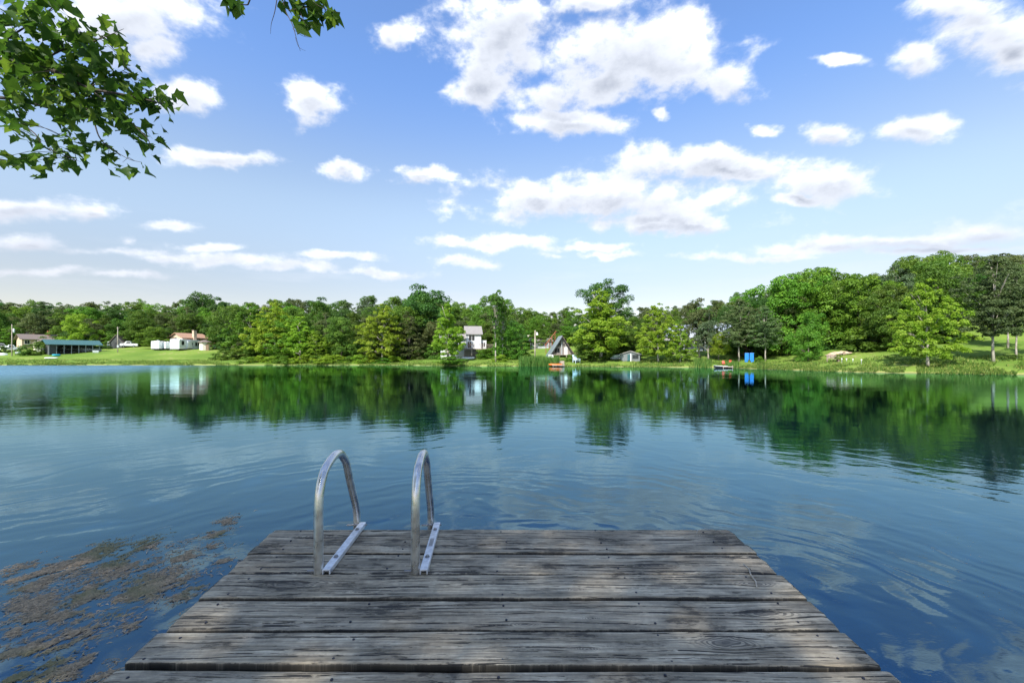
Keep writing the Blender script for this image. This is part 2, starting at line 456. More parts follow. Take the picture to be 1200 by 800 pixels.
def tree(key, name, x, y, z, H, W, label, group=None, mat=None, rz=None, cat='tree'):
    T = TPL[key]
    o = thing(name, label, cat, (x, y, z), rng.random() * 6.28 if rz is None else rz, group)
    sx = W / T['W']; o.scale = (sx, sx, H / T['H'])
    for nm, me in (('trunk', T['trunk']), ('crown', crown_mesh(T, mat))):
        if me is None: continue
        link(bpy.data.objects.new(nm, me), o)
    return o

oak = [(.18, .4), (.3, .85), (.48, 1), (.7, .98), (.86, .82), (1, .48)]
full = [(.04, .8), (.2, .95), (.45, 1), (.7, .95), (.87, .78), (1, .42)]
pyr = [(.10, .55), (.2, .92), (.38, 1), (.55, .84), (.75, .55), (.9, .3), (1, .1)]
template('oak1', 12, 10.5, oak, 120, .085, 19000, .27, 'leaf_oak', seed=1)
template('oak2', 12, 11, oak, 95, .095, 19000, .27, 'leaf_oak', seed=2, lob=.3)
template('oak3', 12, 9, full, 125, .08, 20000, .26, 'leaf_dark', seed=3)
template('full1', 12, 10, full, 115, .085, 22000, .26, 'leaf_mid', seed=4)
template('full2', 12, 11, full, 135, .075, 23000, .25, 'leaf_mid', seed=5, lob=.28)
template('syc1', 10, 8.8, pyr, 230, .042, 24000, .19, 'leaf_bright', bark='bark_pale', r0=.15, seed=6, flat=.8, lob=.22, shell=.55, th=.93)
template('syc2', 10, 7, pyr, 170, .048, 20000, .20, 'leaf_bright', bark='bark_pale', r0=.15, seed=7, flat=.8, lob=.25, shell=.5, th=.93)
template('syc3', 12, 7, [(.10, .6), (.22, 1), (.42, 1), (.6, .75), (.8, .45), (1, .12)], 230, .042, 24000, .21, 'leaf_bright', bark='bark_pale', r0=.2, seed=8, flat=.8, th=.95)
template('cedar1', 10, 6.5, [(.03, .85), (.15, 1), (.4, .85), (.7, .55), (.9, .25), (1, .06)], 170, .045, 17000, .17, 'leaf_olive', bark='bark_dark', seed=9, flat=.9, lob=.12, shell=.6, th=.95)
template('conif', 14, 10.5, [(.26, .65), (.36, 1), (.55, .95), (.75, .75), (.9, .45), (1, .12)], 240, .045, 32000, .19, 'leaf_cedar', bark='bark_pale', r0=.17, seed=10, flat=.5, lob=.12, shell=.15, th=.93, ntier=0)
template('spare', 14, 4.2, [(.12, .25), (.35, .35), (.55, .5), (.72, .9), (.86, 1), (1, .5)], 44, .05, 5200, .25, 'leaf_oak', bark='bark_pale', r0=.16, seed=11, th=.97, nlimb=20)
template('flatop', 14, 9.5, [(.40, .5), (.6, .75), (.8, 1), (.93, .95), (1, .6)], 70, .07, 19000, .22, 'leaf_dark', bark='bark', r0=.3, seed=12, th=.8, nlimb=26, flat=.9, lob=.5, shell=.3)
template('open1', 12, 10, [(.28, .5), (.4, .9), (.6, 1), (.8, .8), (1, .3)], 70, .075, 13000, .26, 'leaf_olive', bark='bark_pale', r0=.24, seed=13)
template('shrub', 2.2, 2.8, [(0, .9), (.3, 1), (.7, .8), (1, .35)], 34, .17, 3600, .15, 'leaf_mid', seed=14, r0=.04, th=.5, nlimb=6)
template('shrub2', 2.2, 3.2, [(0, .9), (.3, 1), (.7, .7), (1, .3)], 26, .2, 3000, .17, 'leaf_bright', seed=15, r0=.04, th=.5, nlimb=6)

def pt(key, name, px, by, top, wpx, label, mat=None, Y=None, group=None, rz=None, cat='tree'):
    """tree whose foot is seen at (px, by) and whose top is seen at row `top`"""
    if Y is None: x, y, z = hit(px, by)
    else: y = Y; x = (px - 600) / F * y; z = tz(x, y)
    H = (HY - top) / F * y + CAMZ - z
    return tree(key, name, x, y, z - .05, max(H, .6), wpx * y / F * (y / math.hypot(x, y)), label, group, mat, rz, cat)

S = shoreY
# prominent single trees, left to right
pt('full1', 'broadleaf_tree', 94, 408, 368, 50, 'yellow-green spreading tree behind the green-roofed boat shed', 'leaf_lime', Y=118)
pt('oak1', 'small_tree', 181, 408, 383, 46, 'low round green tree behind the white cargo trailer at far left bank', 'leaf_mid', Y=116)
pt('oak1', 'oak_tree', 271, 413, 357, 56, 'dark lone tree with bare trunk on the open lawn right of the trailers', 'leaf_oak')
pt('oak1', 'oak_tree', 236, 400, 343, 52, 'tall dark flat-topped oak rising above the wood behind the tan house', 'leaf_dark', Y=140)
pt('cedar1', 'cedar_tree', 288, 417, 372, 30, 'thin olive-grey cedar at the left end of the bright lakeside trees')
pt('syc1', 'sycamore_tree', 322, 420, 352, 66, 'tall bright green sycamore, leftmost of the lakeside cluster left of the pond centre', 'leaf_bright')
pt('syc2', 'sycamore_tree', 352, 422, 371, 44, 'middle bright sycamore of the leftmost lakeside cluster', 'leaf_bright', Y=92)
pt('syc1', 'sycamore_tree', 371, 423, 388, 38, 'small low bright sycamore at the right end of the leftmost lakeside cluster', 'leaf_lime')
pt('syc2', 'sycamore_tree', 295, 417, 356, 50, 'bright sycamore at the back left of the leftmost lakeside cluster', 'leaf_mid', Y=101)
pt('syc1', 'sycamore_tree', 448, 423, 357, 60, 'bright yellow-green sycamore standing left of the brown cedar', 'leaf_lime')
pt('cedar1', 'cedar_tree', 479, 421, 366, 46, 'brown-olive conical cedar between the yellow sycamore and the big dark oak', 'leaf_olive')
pt('oak3', 'oak_tree', 500, 416, 334, 70, 'big dark green dome-shaped oak left of the white house', 'leaf_dark', Y=104)
pt('syc3', 'sycamore_tree', 525, 424, 356, 46, 'slim bright sycamore half hiding the white house', 'leaf_bright')
pt('spare', 'bare_trunk_tree', 581, 424, 340, 26, 'slender tree with a bare pale trunk and small high crown right of the white house', 'leaf_oak')
pt('spare', 'bare_trunk_tree', 589, 422, 352, 22, 'second slender pale-trunked tree, just right of the first beside the white house', 'leaf_mid')
pt('full2', 'broadleaf_tree', 600, 421, 378, 34, 'low leafy green tree left of the reeds and the wooden pole', 'leaf_mid')
pt('flatop', 'oak_tree', 708, 417, 329, 56, 'tall dark forked oak whose two crowns top the skyline behind the yellow sycamore', 'leaf_dark', Y=98)
pt('syc3', 'sycamore_tree', 704, 423, 341, 74, 'tall yellow-green sycamore right of the triangular cabin', 'leaf_lime')
pt('full2', 'broadleaf_tree', 697, 423, 382, 46, 'dark green low broadleaf at the foot of the tall yellow sycamore', 'leaf_oak')
pt('full1', 'broadleaf_tree', 742, 415, 372, 40, 'deep green rounded tree behind the grey lakeside shed', 'leaf_oak', Y=88)
pt('syc1', 'sycamore_tree', 771, 424, 356, 56, 'bright green sycamore right of the grey lakeside shed', 'leaf_bright')
pt('syc2', 'sycamore_tree', 797, 425, 383, 28, 'small young lime-green sycamore on the grass left of the rowing boat', 'leaf_lime')
pt('open1', 'oak_tree', 819, 419, 350, 62, 'olive-toned oak with a pale trunk in front of the grey porch house', 'leaf_olive')
pt('open1', 'oak_tree', 830, 421, 366, 44, 'thin pale-trunked oak, right neighbour of the olive oak by the porch house', 'leaf_grey')
pt('oak2', 'small_tree', 842, 422, 390, 32, 'small dark-trunked umbrella-shaped tree behind the rowing boat', 'leaf_bright')
pt('conif', 'cedar_tree', 866, 424, 350, 58, 'dark cedar with a straight pale trunk left of the two blue float boards', 'leaf_cedar')
pt('conif', 'cedar_tree', 897, 423, 358, 50, 'dark cedar right of the two blue float boards', 'leaf_cedar')
pt('full2', 'broadleaf_tree', 922, 423, 322, 84, 'huge mid green spreading tree left of the tan earth bank', 'leaf_mid', Y=S(922) + 16)
pt('full1', 'broadleaf_tree', 960, 424, 314, 100, 'tallest broad green tree behind the lakeside bench', 'leaf_mid', Y=S(960) + 20)
pt('full2', 'broadleaf_tree', 1008, 424, 322, 84, 'rounded green tree right of the tan earth bank', 'leaf_mid', Y=S(1008) + 19)
pt('full1', 'broadleaf_tree', 947, 424, 366, 50, 'low bushy green tree left of the lakeside bench', 'leaf_mid', Y=S(947) + 9)
pt('full2', 'broadleaf_tree', 1026, 424, 345, 34, 'yellow-tinged tree behind the rounded green tree near the right', 'leaf_lime', Y=S(1026) + 24)
pt('full2', 'broadleaf_tree', 1046, 420, 334, 66, 'dark green tree behind the left side of the bright sycamore at right', 'leaf_oak', Y=S(1046) + 15)
pt('syc1', 'sycamore_tree', 1087, 429, 328, 98, 'large bright yellow-green sycamore standing alone near the right shore', 'leaf_bright')
pt('conif', 'cedar_tree', 1164, 424, 300, 118, 'large dark cedar with bare pale trunk on the lawn right of the bright sycamore', 'leaf_cedar')
pt('conif', 'cedar_tree', 1191, 421, 308, 84, 'rightmost cedar with pale trunk and a small bush at its foot', 'leaf_cedar')
pt('conif', 'cedar_tree', 1181, 408, 312, 84, 'cedar set further back on the lawn between the two right-hand cedars', 'leaf_cedar')
pt('conif', 'cedar_tree', 1124, 408, 322, 70, 'dark cedar behind the right side of the bright sycamore', 'leaf_cedar', Y=70)
pt('conif', 'cedar_tree', 1250, 421, 300, 96, 'dark cedar just beyond the right edge of the lawn view', 'leaf_cedar')

# the wooded slopes: a tree of its own for every crown, in rows behind the shore
SKY = [(-140, 352), (0, 352), (45, 351), (70, 352), (100, 355), (115, 360), (125, 355), (150, 350), (165, 351), (190, 353), (220, 347), (235, 346), (255, 352),
       (300, 355), (340, 349), (370, 348), (400, 352), (430, 347), (460, 345), (475, 347), (500, 342), (525, 348), (540, 354), (560, 352), (575, 348),
       (600, 348), (615, 360), (640, 362), (660, 359), (700, 360), (740, 359), (760, 357), (800, 352), (840, 349), (855, 344), (875, 340), (895, 336),
       (920, 327), (940, 315), (965, 315), (1000, 323), (1020, 320), (1040, 313), (1050, 302), (1080, 296), (1110, 294), (1160, 296), (1200, 296), (1400, 292)]
SX = [a for a, _ in SKY]; SY = [b for _, b in SKY]
GAP = [(-200, 62, 128), (62, 108, 124), (108, 160, 132), (160, 262, 127), (262, 300, 112), (300, 470, 97), (470, 512, 102), (512, 574, 108), (574, 605, 98), (605, 690, 112),
       (690, 726, 92), (726, 750, 86), (750, 778, 86), (778, 862, 96), (862, 905, 78), (905, 970, 74), (970, 1000, 74), (1000, 1045, 60), (1045, 1120, 66), (1120, 1500, 82)]
def zone(px):
    if px < 262: return 0
    if px < 512: return 1
    if px < 690: return 2
    if px < 905: return 3
    return 4
ZN = ['behind the trailers and the boat shed', 'behind the lakeside sycamores left of the white house', 'behind the white house and the triangular cabin',
      'on the hillside behind the grey porch house', 'on the high slope at the right']
KD = {'oak1': 'spreading oak', 'oak2': 'broad lobed oak', 'oak3': 'dense rounded oak', 'full1': 'leafy round-crowned tree', 'full2': 'bushy low-branched tree', 'open1': 'open-crowned tree', 'conif': 'dark cedar'}
MN = {'leaf_oak': 'deep green', 'leaf_dark': 'very dark green', 'leaf_mid': 'mid green', 'leaf_olive': 'olive green', 'leaf_grey': 'greyish green', 'leaf_lime': 'yellow-green', 'leaf_cedar': 'blackish green'}
nforest = 0
for row, (d0, over) in enumerate(((0, 26), (9, 15), (20, 8), (36, 2), (62, 0))):
    px = -130.
    while px < 1330:
        Yg = [g for a, b, g in GAP if a <= px < b][0]
        y = Yg + d0 + (rng.random() - .5) * 7
        step = (6.3 + row * .7) * F / y * (.8 + .4 * rng.random())
        pxx = px + (rng.random() - .5) * 6
        x = (pxx - 600) / F * y; z = tz(x, y)
        top = np.interp(pxx, SX, SY) + over * (.5 + .8 * rng.random()) + rng.normal() * 2.2 + 2
        H = (HY - top) / F * y + CAMZ - z
        px += step
        if row == 4 and H < 5: H = 5
        H = max(H, 5.0)
        if H > 19: H = 19 + (H - 19) * .6
        zn = zone(pxx)
        key = ['oak1', 'oak2', 'oak3', 'full1', 'full2', 'open1', 'conif'][rng.choice(7, p=[.22, .18, .17, .16, .14, .08, .05])]
        if row == 0: key = ['oak3', 'full1', 'full2', 'oak3', 'full2', 'full1'][rng.integers(6)] if zn != 4 or pxx < 1040 else ['conif', 'oak1', 'oak2'][rng.integers(3)]
        mt = {'conif': ['leaf_cedar'], 'open1': ['leaf_olive', 'leaf_grey']}.get(key, ['leaf_oak', 'leaf_oak', 'leaf_dark', 'leaf_mid', 'leaf_oak', 'leaf_olive'])
        mt = mt[rng.integers(len(mt))]
        W = min(max(H * (.8 + .25 * rng.random()), 6.5), 12.5)
        if .0 < (x * 0 + 1) and ((pxx < -60 or pxx > 1260) and row in (2,)): continue
        lb = f'{MN[mt]} {KD[key]} {ZN[zn]}'
        tree(key, 'forest_tree', x, y, z - .1, H, W, lb, 'trees of the wood: ' + lb, mt)
        nforest += 1
print('forest trees', nforest)

# undergrowth along the shore and at the feet of the wood
def bush(px, by, hpx, wpx, label, mat='leaf_mid', key='shrub', group=None, Y=None):
    return pt(key, 'shrub', px, by, by - hpx, wpx, label, mat, Y, group, cat='shrub')
bush(45, 415, 15, 30, 'large dark shrub left of the green-roofed boat shed', 'leaf_oak')
bush(29, 416, 12, 22, 'rounded dark shrub right of the white pole', 'leaf_oak')
bush(4, 413, 8, 16, 'dark shrub at the left edge behind the overturned white boat', 'leaf_oak')
bush(131, 409, 10, 22, 'dark shrub under the leaning wood left of the meter pole', 'leaf_dark', Y=122)
bush(1191, 422, 5, 12, 'small dark bush at the foot of the rightmost cedar', 'leaf_oak')
bush(587, 424, 9, 16, 'round lime bush at the foot of the pale-trunked trees', 'leaf_lime')
bush(530, 425, 8, 44, 'low wide green shrub at the water in front of the white house', 'leaf_mid')
bush(890, 425, 8, 11, 'spiky light green bush right of the blue float boards', 'leaf_mid')
bush(668, 423, 8, 18, 'green shrub right of the cabin landing', 'leaf_mid')
bush(684, 424, 10, 20, 'green shrub behind the pale garden chair', 'leaf_oak')
for i, q in enumerate(range(292, 470, 13)):
    y = S(q) + 1.8 + rng.random() * 2; x = (q - 600) / F * y
    lm = ['leaf_mid', 'leaf_bright', 'leaf_lime'][i % 3]
    tree(['shrub', 'shrub2'][i % 2], 'shrub', x, y, tz(x, y) - .1, 1.0 + rng.random() * .9, 2.8 + rng.random() * 1.2,
         ['mid green', 'bright green', 'yellow-green'][i % 3] + ' low shrub on the bank below the lakeside sycamores', 'shrubs on the bank, ' + str(['mid green', 'bright', 'yellow-green'][i % 3]), lm, cat='shrub')
for a, b_, d, hh, st, lab, lm in ((262, 520, 10, 2.6, 13, 'dark understorey shrub among the trunks left of the white house', 'leaf_oak'),
                               (690, 780, 14, 2.4, 11, 'dark shrub at the foot of the wood near the grey shed', 'leaf_oak'),
                               (862, 1045, 17, 2.8, 14, 'dark shrub in the shade under the big green trees at right', 'leaf_dark'),
                               (570, 612, 9, 2.2, 10, 'green shrub below the pale-trunked trees', 'leaf_mid'),
                               (1045, 1120, 22, 2.6, 20, 'dark shrub behind the bright right-hand sycamore', 'leaf_dark')):
    q = a
    while q < b_:
        if not 968 < q < 1002:
            y = S(q) + d + rng.random() * 3; x = (q - 600) / F * y
            tree('shrub', 'shrub', x, y, tz(x, y) - .1, hh * (.7 + .6 * rng.random()), 3.6 + rng.random() * 1.5, lab, lab.replace('shrub', 'shrubs'), lm, cat='shrub')
        q += st * (.8 + .4 * rng.random())
# hidden floor of the wood is closed by scrub in rows
for a, b_, st in ((-120, 1320, 26),):
    q = a
    while q < b_:
        Yg = [g for u, v, g in GAP if u <= q < v][0]
        y = Yg - 3 + rng.random() * 5; x = (q - 600) / F * y; zn = zone(q)
        tree('shrub', 'shrub', x, y, tz(x, y) - .1, 2.4 + rng.random() * 1.6, 5 + rng.random() * 2, 'dark scrub bush along the wood edge ' + ZN[zn], 'scrub along the wood edge ' + ZN[zn], 'leaf_oak', cat='shrub')
        q += st * (.7 + .5 * rng.random())

# grass tufts along the far shore, reeds
def blades(name, pts, hh, mat, wid=.03, lean=.35, attrs=True):
    n = len(pts); P = np.array(pts)
    a = rng.random(n) * 6.28; L = rng.normal(size=(n, 2)) * lean
    h = hh * (.5 + .8 * rng.random(n))
    dx = np.stack([np.cos(a), np.sin(a), np.zeros(n)], 1) * wid * (.6 + .8 * rng.random(n))[:, None]
    tip = P + np.stack([L[:, 0] * h, L[:, 1] * h, h], 1); mid = P + np.stack([L[:, 0] * h * .3, L[:, 1] * h * .3, h * .6], 1)
    v = np.stack([P - dx, P + dx, mid + dx * .7, tip, mid - dx * .7], 1).reshape(-1, 3)
    f = np.arange(n * 5).reshape(-1, 5)
    return np_mesh(name, v, f, mat, fattrs={'tone': rng.random(n)})
MAT['grass'] = leaf_mat('grass_blades', (.06, .13, .02), (.15, .23, .035), (.40, .36, .12), .3, 0)
MAT['reed'] = leaf_mat('reed_blades', (.05, .13, .02), (.12, .24, .04), (.30, .33, .10), .3, 0)
n = 60000
q = -80 + rng.random(n) * 1400
ys = S(q) + .1 + rng.random(n) ** 2 * 9
keep = fbm(q * .06, ys * .6, 3, 4) > .40
q, ys = q[keep], ys[keep]; xs = (q - 600) / F * ys; zs = terr(xs, ys)
o = bpy.data.objects.new('shore_grass', blades('shore_grass', np.stack([xs, ys, zs], 1), .22, MAT['grass'], .035)); link(o)
tag(o, 'rough grass tufts growing along the far shoreline', 'grass', kind='stuff')
def reeds(px0, px1, n, hh, d, label):
    q = px0 + (px1 - px0) * rng.random(n); ys = S(q) - .3 + rng.random(n) * d
    xs = (q - 600) / F * ys; zs = np.maximum(terr(xs, ys), -.1)
    o = bpy.data.objects.new('reed_bed', blades('reed_bed', np.stack([xs, ys, zs], 1), hh, MAT['reed'], .03, .12)); link(o)
    tag(o, label, 'reeds', kind='stuff')
reeds(608, 655, 3000, 1.35, 4, 'tall green reeds by the water left of the triangular cabin')
reeds(813, 834, 900, .8, 5, 'tall grass clump on the bank left of the rowing boat')
reeds(850, 866, 500, .6, 4, 'grass clump behind the small wooden landing')
reeds(887, 897, 450, .7, 3, 'light grass clump right of the blue float boards')
# ------------------------------------------------------------------ far bank: houses, trailers, boats
def place(name, label, cat, px, py, rz=0., group=None, Y=None):
    """an Empty on the ground where the photo shows its foot; local -y looks back at the camera side"""
    if Y is None: x, y, z = hit(px, py)
    else: y = Y; x = (px - 600) / F * y; z = tz(x, y)
    o = thing(name, label, cat, (x, y, z), -math.atan2(x, y) + rz, group)
    o['_y'] = y; c_ = y / math.hypot(x, y); o.scale = (c_, c_, 1)
    return o, y / F           # metres per photo pixel
def clean():
    for o in bpy.data.objects:
        if '_y' in o: del o['_y']

def gable(parent, x0, x1, y0, y1, h, rise, wallm, roofm, ridge='x', over=.35, th=.14, wname='wall'):
    mb = MB()
    if ridge == 'x':
        ym = (y0 + y1) / 2
        mb.prism([(y0, -.6), (y1, -.6), (y1, h), (ym, h + rise), (y0, h)], x0, x1, 'x')
    else:
        xm = (x0 + x1) / 2
        mb.prism([(x0, -.6), (x1, -.6), (x1, h), (xm, h + rise), (x0, h)], y0, y1, 'y')
    wall = mb.build(wname, wallm, parent)
    r = MB()
    if ridge == 'x': a0, a1, b0, b1, ax = y0, y1, x0 - over, x1 + over, 'x'
    else: a0, a1, b0, b1, ax = x0, x1, y0 - over, y1 + over, 'y'
    am = (a0 + a1) / 2; sl = rise / (am - a0); e = over
    r.prism([(a0 - e, h - e * sl + .02), (am, h + rise + .02), (a1 + e, h - e * sl + .02), (a1 + e, h - e * sl + th), (am, h + rise + th), (a0 - e, h - e * sl + th)], b0, b1, ax)
    roof = r.build('roof', roofm, parent)
    return wall, roof
def window(parent, x, z, w, h, y, mat=None, side='y', frame=None):
    """frame with a pane behind it, standing proud of the wall face at y"""
    fr = MB(); t = .09; d = .06
    def bx(a, b, c, e, p, q):
        if side == 'y': fr.box(a, b, y - p, y - q, c, e)
        else: fr.box(y - p, y - q, a, b, c, e)
    bx(x - w / 2 - t, x + w / 2 + t, z - h / 2 - t, z - h / 2, d, 0); bx(x - w / 2 - t, x + w / 2 + t, z + h / 2, z + h / 2 + t, d, 0)
    bx(x - w / 2 - t, x - w / 2, z - h / 2, z + h / 2, d, 0); bx(x + w / 2, x + w / 2 + t, z - h / 2, z + h / 2, d, 0)
    bx(x - .03, x + .03, z - h / 2, z + h / 2, d * .8, 0)
    f = fr.build('window', frame or MAT['white'], parent)
    g = MB()
    if side == 'y': g.box(x - w / 2, x + w / 2, y - .02, y + .01, z - h / 2, z + h / 2)
    else: g.box(y - .02, y + .01, x - w / 2, x + w / 2, z - h / 2, z + h / 2)
    g.build('pane', mat or MAT['glass'], f)
    return f
def door(parent, x, w, h, y, z0=0., mat=None):
    d = MB().box(x - w / 2, x + w / 2, y - .05, y, z0, z0 + h).build('door', mat or MAT['white'], parent)
    MB().box(x + w / 2 - .16, x + w / 2 - .1, y - .1, y - .052, z0 + 1, z0 + 1.06).build('handle', MAT['dark'], d)
    return d

# utility poles
def pole(px, py, top, label, gadget=None, r=.14, arm=False, mat='pole_wood'):
    o, k = place('utility_pole', label, 'utility pole', px, py, group=None)
    H = (py - top) * k
    MB().tube([(0, 0, -.5), (0, 0, H)], [r, r * .72], 10).build('pole', MAT[mat], o)
    if gadget == 'transformer':
        MB().tube([(.42, 0, H - 1.9), (.42, 0, H - 1.0)], [.24, .24], 12).build('transformer', MAT['white'], o)
        MB().box(.05, .42, -.05, .05, H - 1.2, H - 1.1).build('bracket', MAT['dark'], o)
    if gadget == 'meter':
        MB().box(-.22, .22, -.3, -.12, 1.25, 1.8).build('meter_box', MAT['white'], o)
        MB().tube([(0, -.17, 1.8), (0, -.16, H - .5)], .03, 6).build('conduit', MAT['post'], o)
    if gadget == 'lamp':
        MB().tube([(.05, 0, H - .5), (.35, -.2, H - .35)], .04, 6).build('arm', MAT['post'], o)
        MB().box(.2, .55, -.4, -.1, H - .9, H - .42, .06).build('lamp', MAT['white'], o)
    if arm: MB().box(-.4, .4, -.05, .05, H - .3, H - .22).build('crossarm', MAT[mat], o)
    return o
pole(14, 417, 380, 'pale wooden utility pole carrying a white transformer at the far left', 'transformer', .17)
pole(138, 413, 383, 'utility pole with a white meter box near its foot right of the boat shed', 'meter', .15, True)
pole(627, 424, 387, 'weathered wooden pole with a white lamp left of the triangular cabin', 'lamp', .13)
pole(47, 402, 385, 'brown wooden pole in front of the brown low house', None, .14)
o, k = place('service_post', 'thin white service post with a pale blue box beside the tall pole at far left', 'post', 23, 416)
MB().tube([(0, 0, -.2), (0, 0, 2.4)], .05, 8).build('post', MAT['white'], o)
MB().box(-.25, .25, -.16, .16, .35, 1.05).build('box', MAT['paleblue'], o)
o, k = place('pump_cart', 'small white cart on the grass left of the thin service post', 'cart', 20, 416)
MB().box(-.45, .35, -.2, .2, .35, .75).build('tub', MAT['white'], o)
for sx in (-.35, .25): MB().tube([(sx, -.24, .16), (sx, -.18, .16)], .16, 12).build('wheel', MAT['tyre'], o)
MB().tube([(.35, 0, .6), (.8, 0, .95)], .025, 6).build('handle', MAT['post'], o)

# boat shed with green roof
o, k = place('boat_shed', 'long open-sided boat shed with a green metal roof and dark screened left end', 'shed', 88, 414.5, R(14))
L, D, h, rise = 12.4, 6.5, 2.3, 1.0
x0, x1, y0, y1 = -6.4, 6.4, 0, D
ym = D / 2; sl = rise / ym
MB().prism([(y0 - .6, h - .6 * sl), (ym, h + rise), (y1 + .6, h - .6 * sl), (y1 + .6, h - .6 * sl + .1), (ym, h + rise + .1), (y0 - .6, h - .6 * sl + .1)], x0 - .9, x1 + .9, 'x').build('roof', MAT['teal_roof'], o)
MB().prism([(y0 + .1, h), (ym, h + rise - .08), (y1 - .1, h)], x0 + .02, x0 + .1, 'x').build('gable_panel', MAT['grey_siding'], o)
for i in range(8):
    for yy in (y0, y1): MB().box(x0 + (x1 - x0) * i / 7 - .07, x0 + (x1 - x0) * i / 7 + .07, yy - .07, yy + .07, -.5, h + .03).build('post', MAT['post'], o)
MB().box(x0 + .1, x0 + 1.75, y0 + .0, y0 + .05, -.2, 2.15).build('side_screen', MAT['mesh_dark'], o)
MB().box(x0 + .0, x0 + .05, y0 + .1, y1 - .1, -.2, 2.1).build('end_screen', MAT['mesh_dark'], o)
MB().box(x0 + .1, x1 - .1, y1 - .05, y1 + .0, .0, 2.2).build('back_wall', MAT['mesh_dark'], o)
MB().box(x0 + .1, x1 - .1, .2, y1 - .3, -.35, .05).build('floor', MAT['mesh_dark'], o)
shed = o
def hull(L, W, H, n=12, sheer=.25, stern=.75):
    """open boat hull: outer skin with real thickness, built from sections"""
    mb = MB(); secs = []
    for i in range(n + 1):
        t = i / n; w = W / 2 * (stern + (1 - stern) * min(1, t * 3)) * (1 - max(0, (t - .45) / .55) ** 2.2) + .012
        top = H * (1 + sheer * max(0, t - .4) ** 1.5 * 2); kz = H * .0 + .35 * H * max(0, (t - .6) / .4) ** 2
        x = (t - .5) * L
        out = [(x, -w, top), (x, -w * .86, kz + (top - kz) * .35), (x, -w * .4, kz + .02), (x, w * .4, kz + .02), (x, w * .86, kz + (top - kz) * .35), (x, w, top)]
        inn = [(x, w - min(.035, w * .5), top), (x, w * .78, kz + (top - kz) * .38), (x, w * .3, kz + .07), (x, -w * .3, kz + .07), (x, -w * .78, kz + (top - kz) * .38), (x, -w + min(.035, w * .5), top)]
        secs.append(out + inn)
    vs = [p for s_ in secs for p in s_]; m_ = 12; fs = []
    for i in range(n):
        for k_ in range(m_):
            k2 = (k_ + 1) % m_
            fs.append((i * m_ + k_, i * m_ + k2, (i + 1) * m_ + k2, (i + 1) * m_ + k_))
    fs += [tuple(range(m_))[::-1], tuple(n * m_ + k_ for k_ in range(m_))]
    return mb.add(vs, fs, False)
def in_shed(lx, ly, name, label, cat, rz=0, z=.05):
    q = Vector((lx, ly, 0)); a = shed.rotation_euler.z
    wx = shed.location.x + lx * math.cos(a) - ly * math.sin(a); wy = shed.location.y + lx * math.sin(a) + ly * math.cos(a)
    return thing(name, label, cat, (wx, wy, shed.location.z + z), a + rz)
for lx, rz_, lab, hm in ((-1.3, -.25, 'dark-hulled boat on a trailer in the middle bays of the boat shed', 'dark'), (3.2, -.35, 'grey-hulled boat on a trailer in the right bays of the boat shed', 'post')):
    b_ = in_shed(lx, 2.3, 'motor_boat', lab, 'boat', rz_ + math.pi)
    hh = hull(4.4, 1.7, .75).build('hull', MAT[hm], b_); hh.location = (0, 0, .45)
    g = MB().tube([(-2.1, -.9, 1.22), (0, -.93, 1.24), (1.3, -.7, 1.34), (2.15, 0, 1.5)], .035, 6).build('gunwale', MAT['white'], b_)
    MB().box(-.3, .5, -.5, .5, .6, 1.35, .1).build('console', MAT['white'], b_)
    tr = MB().box(-2, 2.6, -.05, .05, .3, .4).box(-.8, -.7, -.8, .8, .26, .34).build('trailer_frame', MAT['post'], b_)
    for sy in (-.9, .82): MB().tube([(-.75, sy, .27), (-.75, sy + .1, .27)], .27, 14).build('wheel', MAT['tyre'], b_)
o, k = place('utility_tub', 'white plastic tub on the grass at the right end of the boat shed', 'tub', 112, 413.2)
MB().box(-.7, .7, -.35, .35, 0, .5, -.08).build('tub', MAT['white'], o); MB().box(-.76, .76, -.41, .41, .5, .56).build('rim', MAT['white'], o)

# small craft lying on the grass
def kayak(px, py, L, label, mat, rz=0., deck=None, W=.75, H=.32, group=None, cat='kayak', name='kayak'):
    o, k = place(name, label, cat, px, py, rz, group)
    mb = MB(); n = 14; vs = []; m_ = 10; fs = []
    for i in range(n + 1):
        t = i / n; s_ = max(math.sin(math.pi * t), .02) ** .6; x = (t - .5) * L
        for k_ in range(m_):
            a = 2 * math.pi * k_ / m_
            vs.append((x, math.cos(a) * W / 2 * s_, H / 2 + math.sin(a) * H / 2 * (s_ ** .5) + .12 * H * abs(2 * t - 1) ** 3))
    for i in range(n):
        for k_ in range(m_): fs.append((i * m_ + k_, i * m_ + (k_ + 1) % m_, (i + 1) * m_ + (k_ + 1) % m_, (i + 1) * m_ + k_))
    fs += [tuple(range(m_))[::-1], tuple(n * m_ + k_ for k_ in range(m_))]
    mb.add(vs, fs, True); mb.build('hull', MAT[mat], o)
    c = MB()
    for i in range(16):
        a = 2 * math.pi * i / 16; b2 = 2 * math.pi * (i + 1) / 16
        c.tube([(math.cos(a) * .5, math.sin(a) * W * .26, H + .01), (math.cos(b2) * .5, math.sin(b2) * W * .26, H + .01)], .03, 5)
    c.build('cockpit_rim', MAT[deck or 'dark'], o)
    return o
kayak(60, 420.5, 3.2, 'white paddle boat with a blue underside on the grass before the boat shed', 'white', R(-12), 'teal', 1.0, .35)
kayak(66, 417.5, 2.1, 'teal blue plastic boat lying behind the white one before the boat shed', 'teal', R(5), 'dark', 1.1, .55)
o, k = place('rowing_boat', 'overturned white boat on the grass at the left edge', 'boat', 1, 416.5, R(-15))
h_ = hull(3.4, 1.3, .55).build('hull', MAT['white'], o); h_.rotation_euler = (math.pi, 0, 0); h_.location = (0, 0, .6)

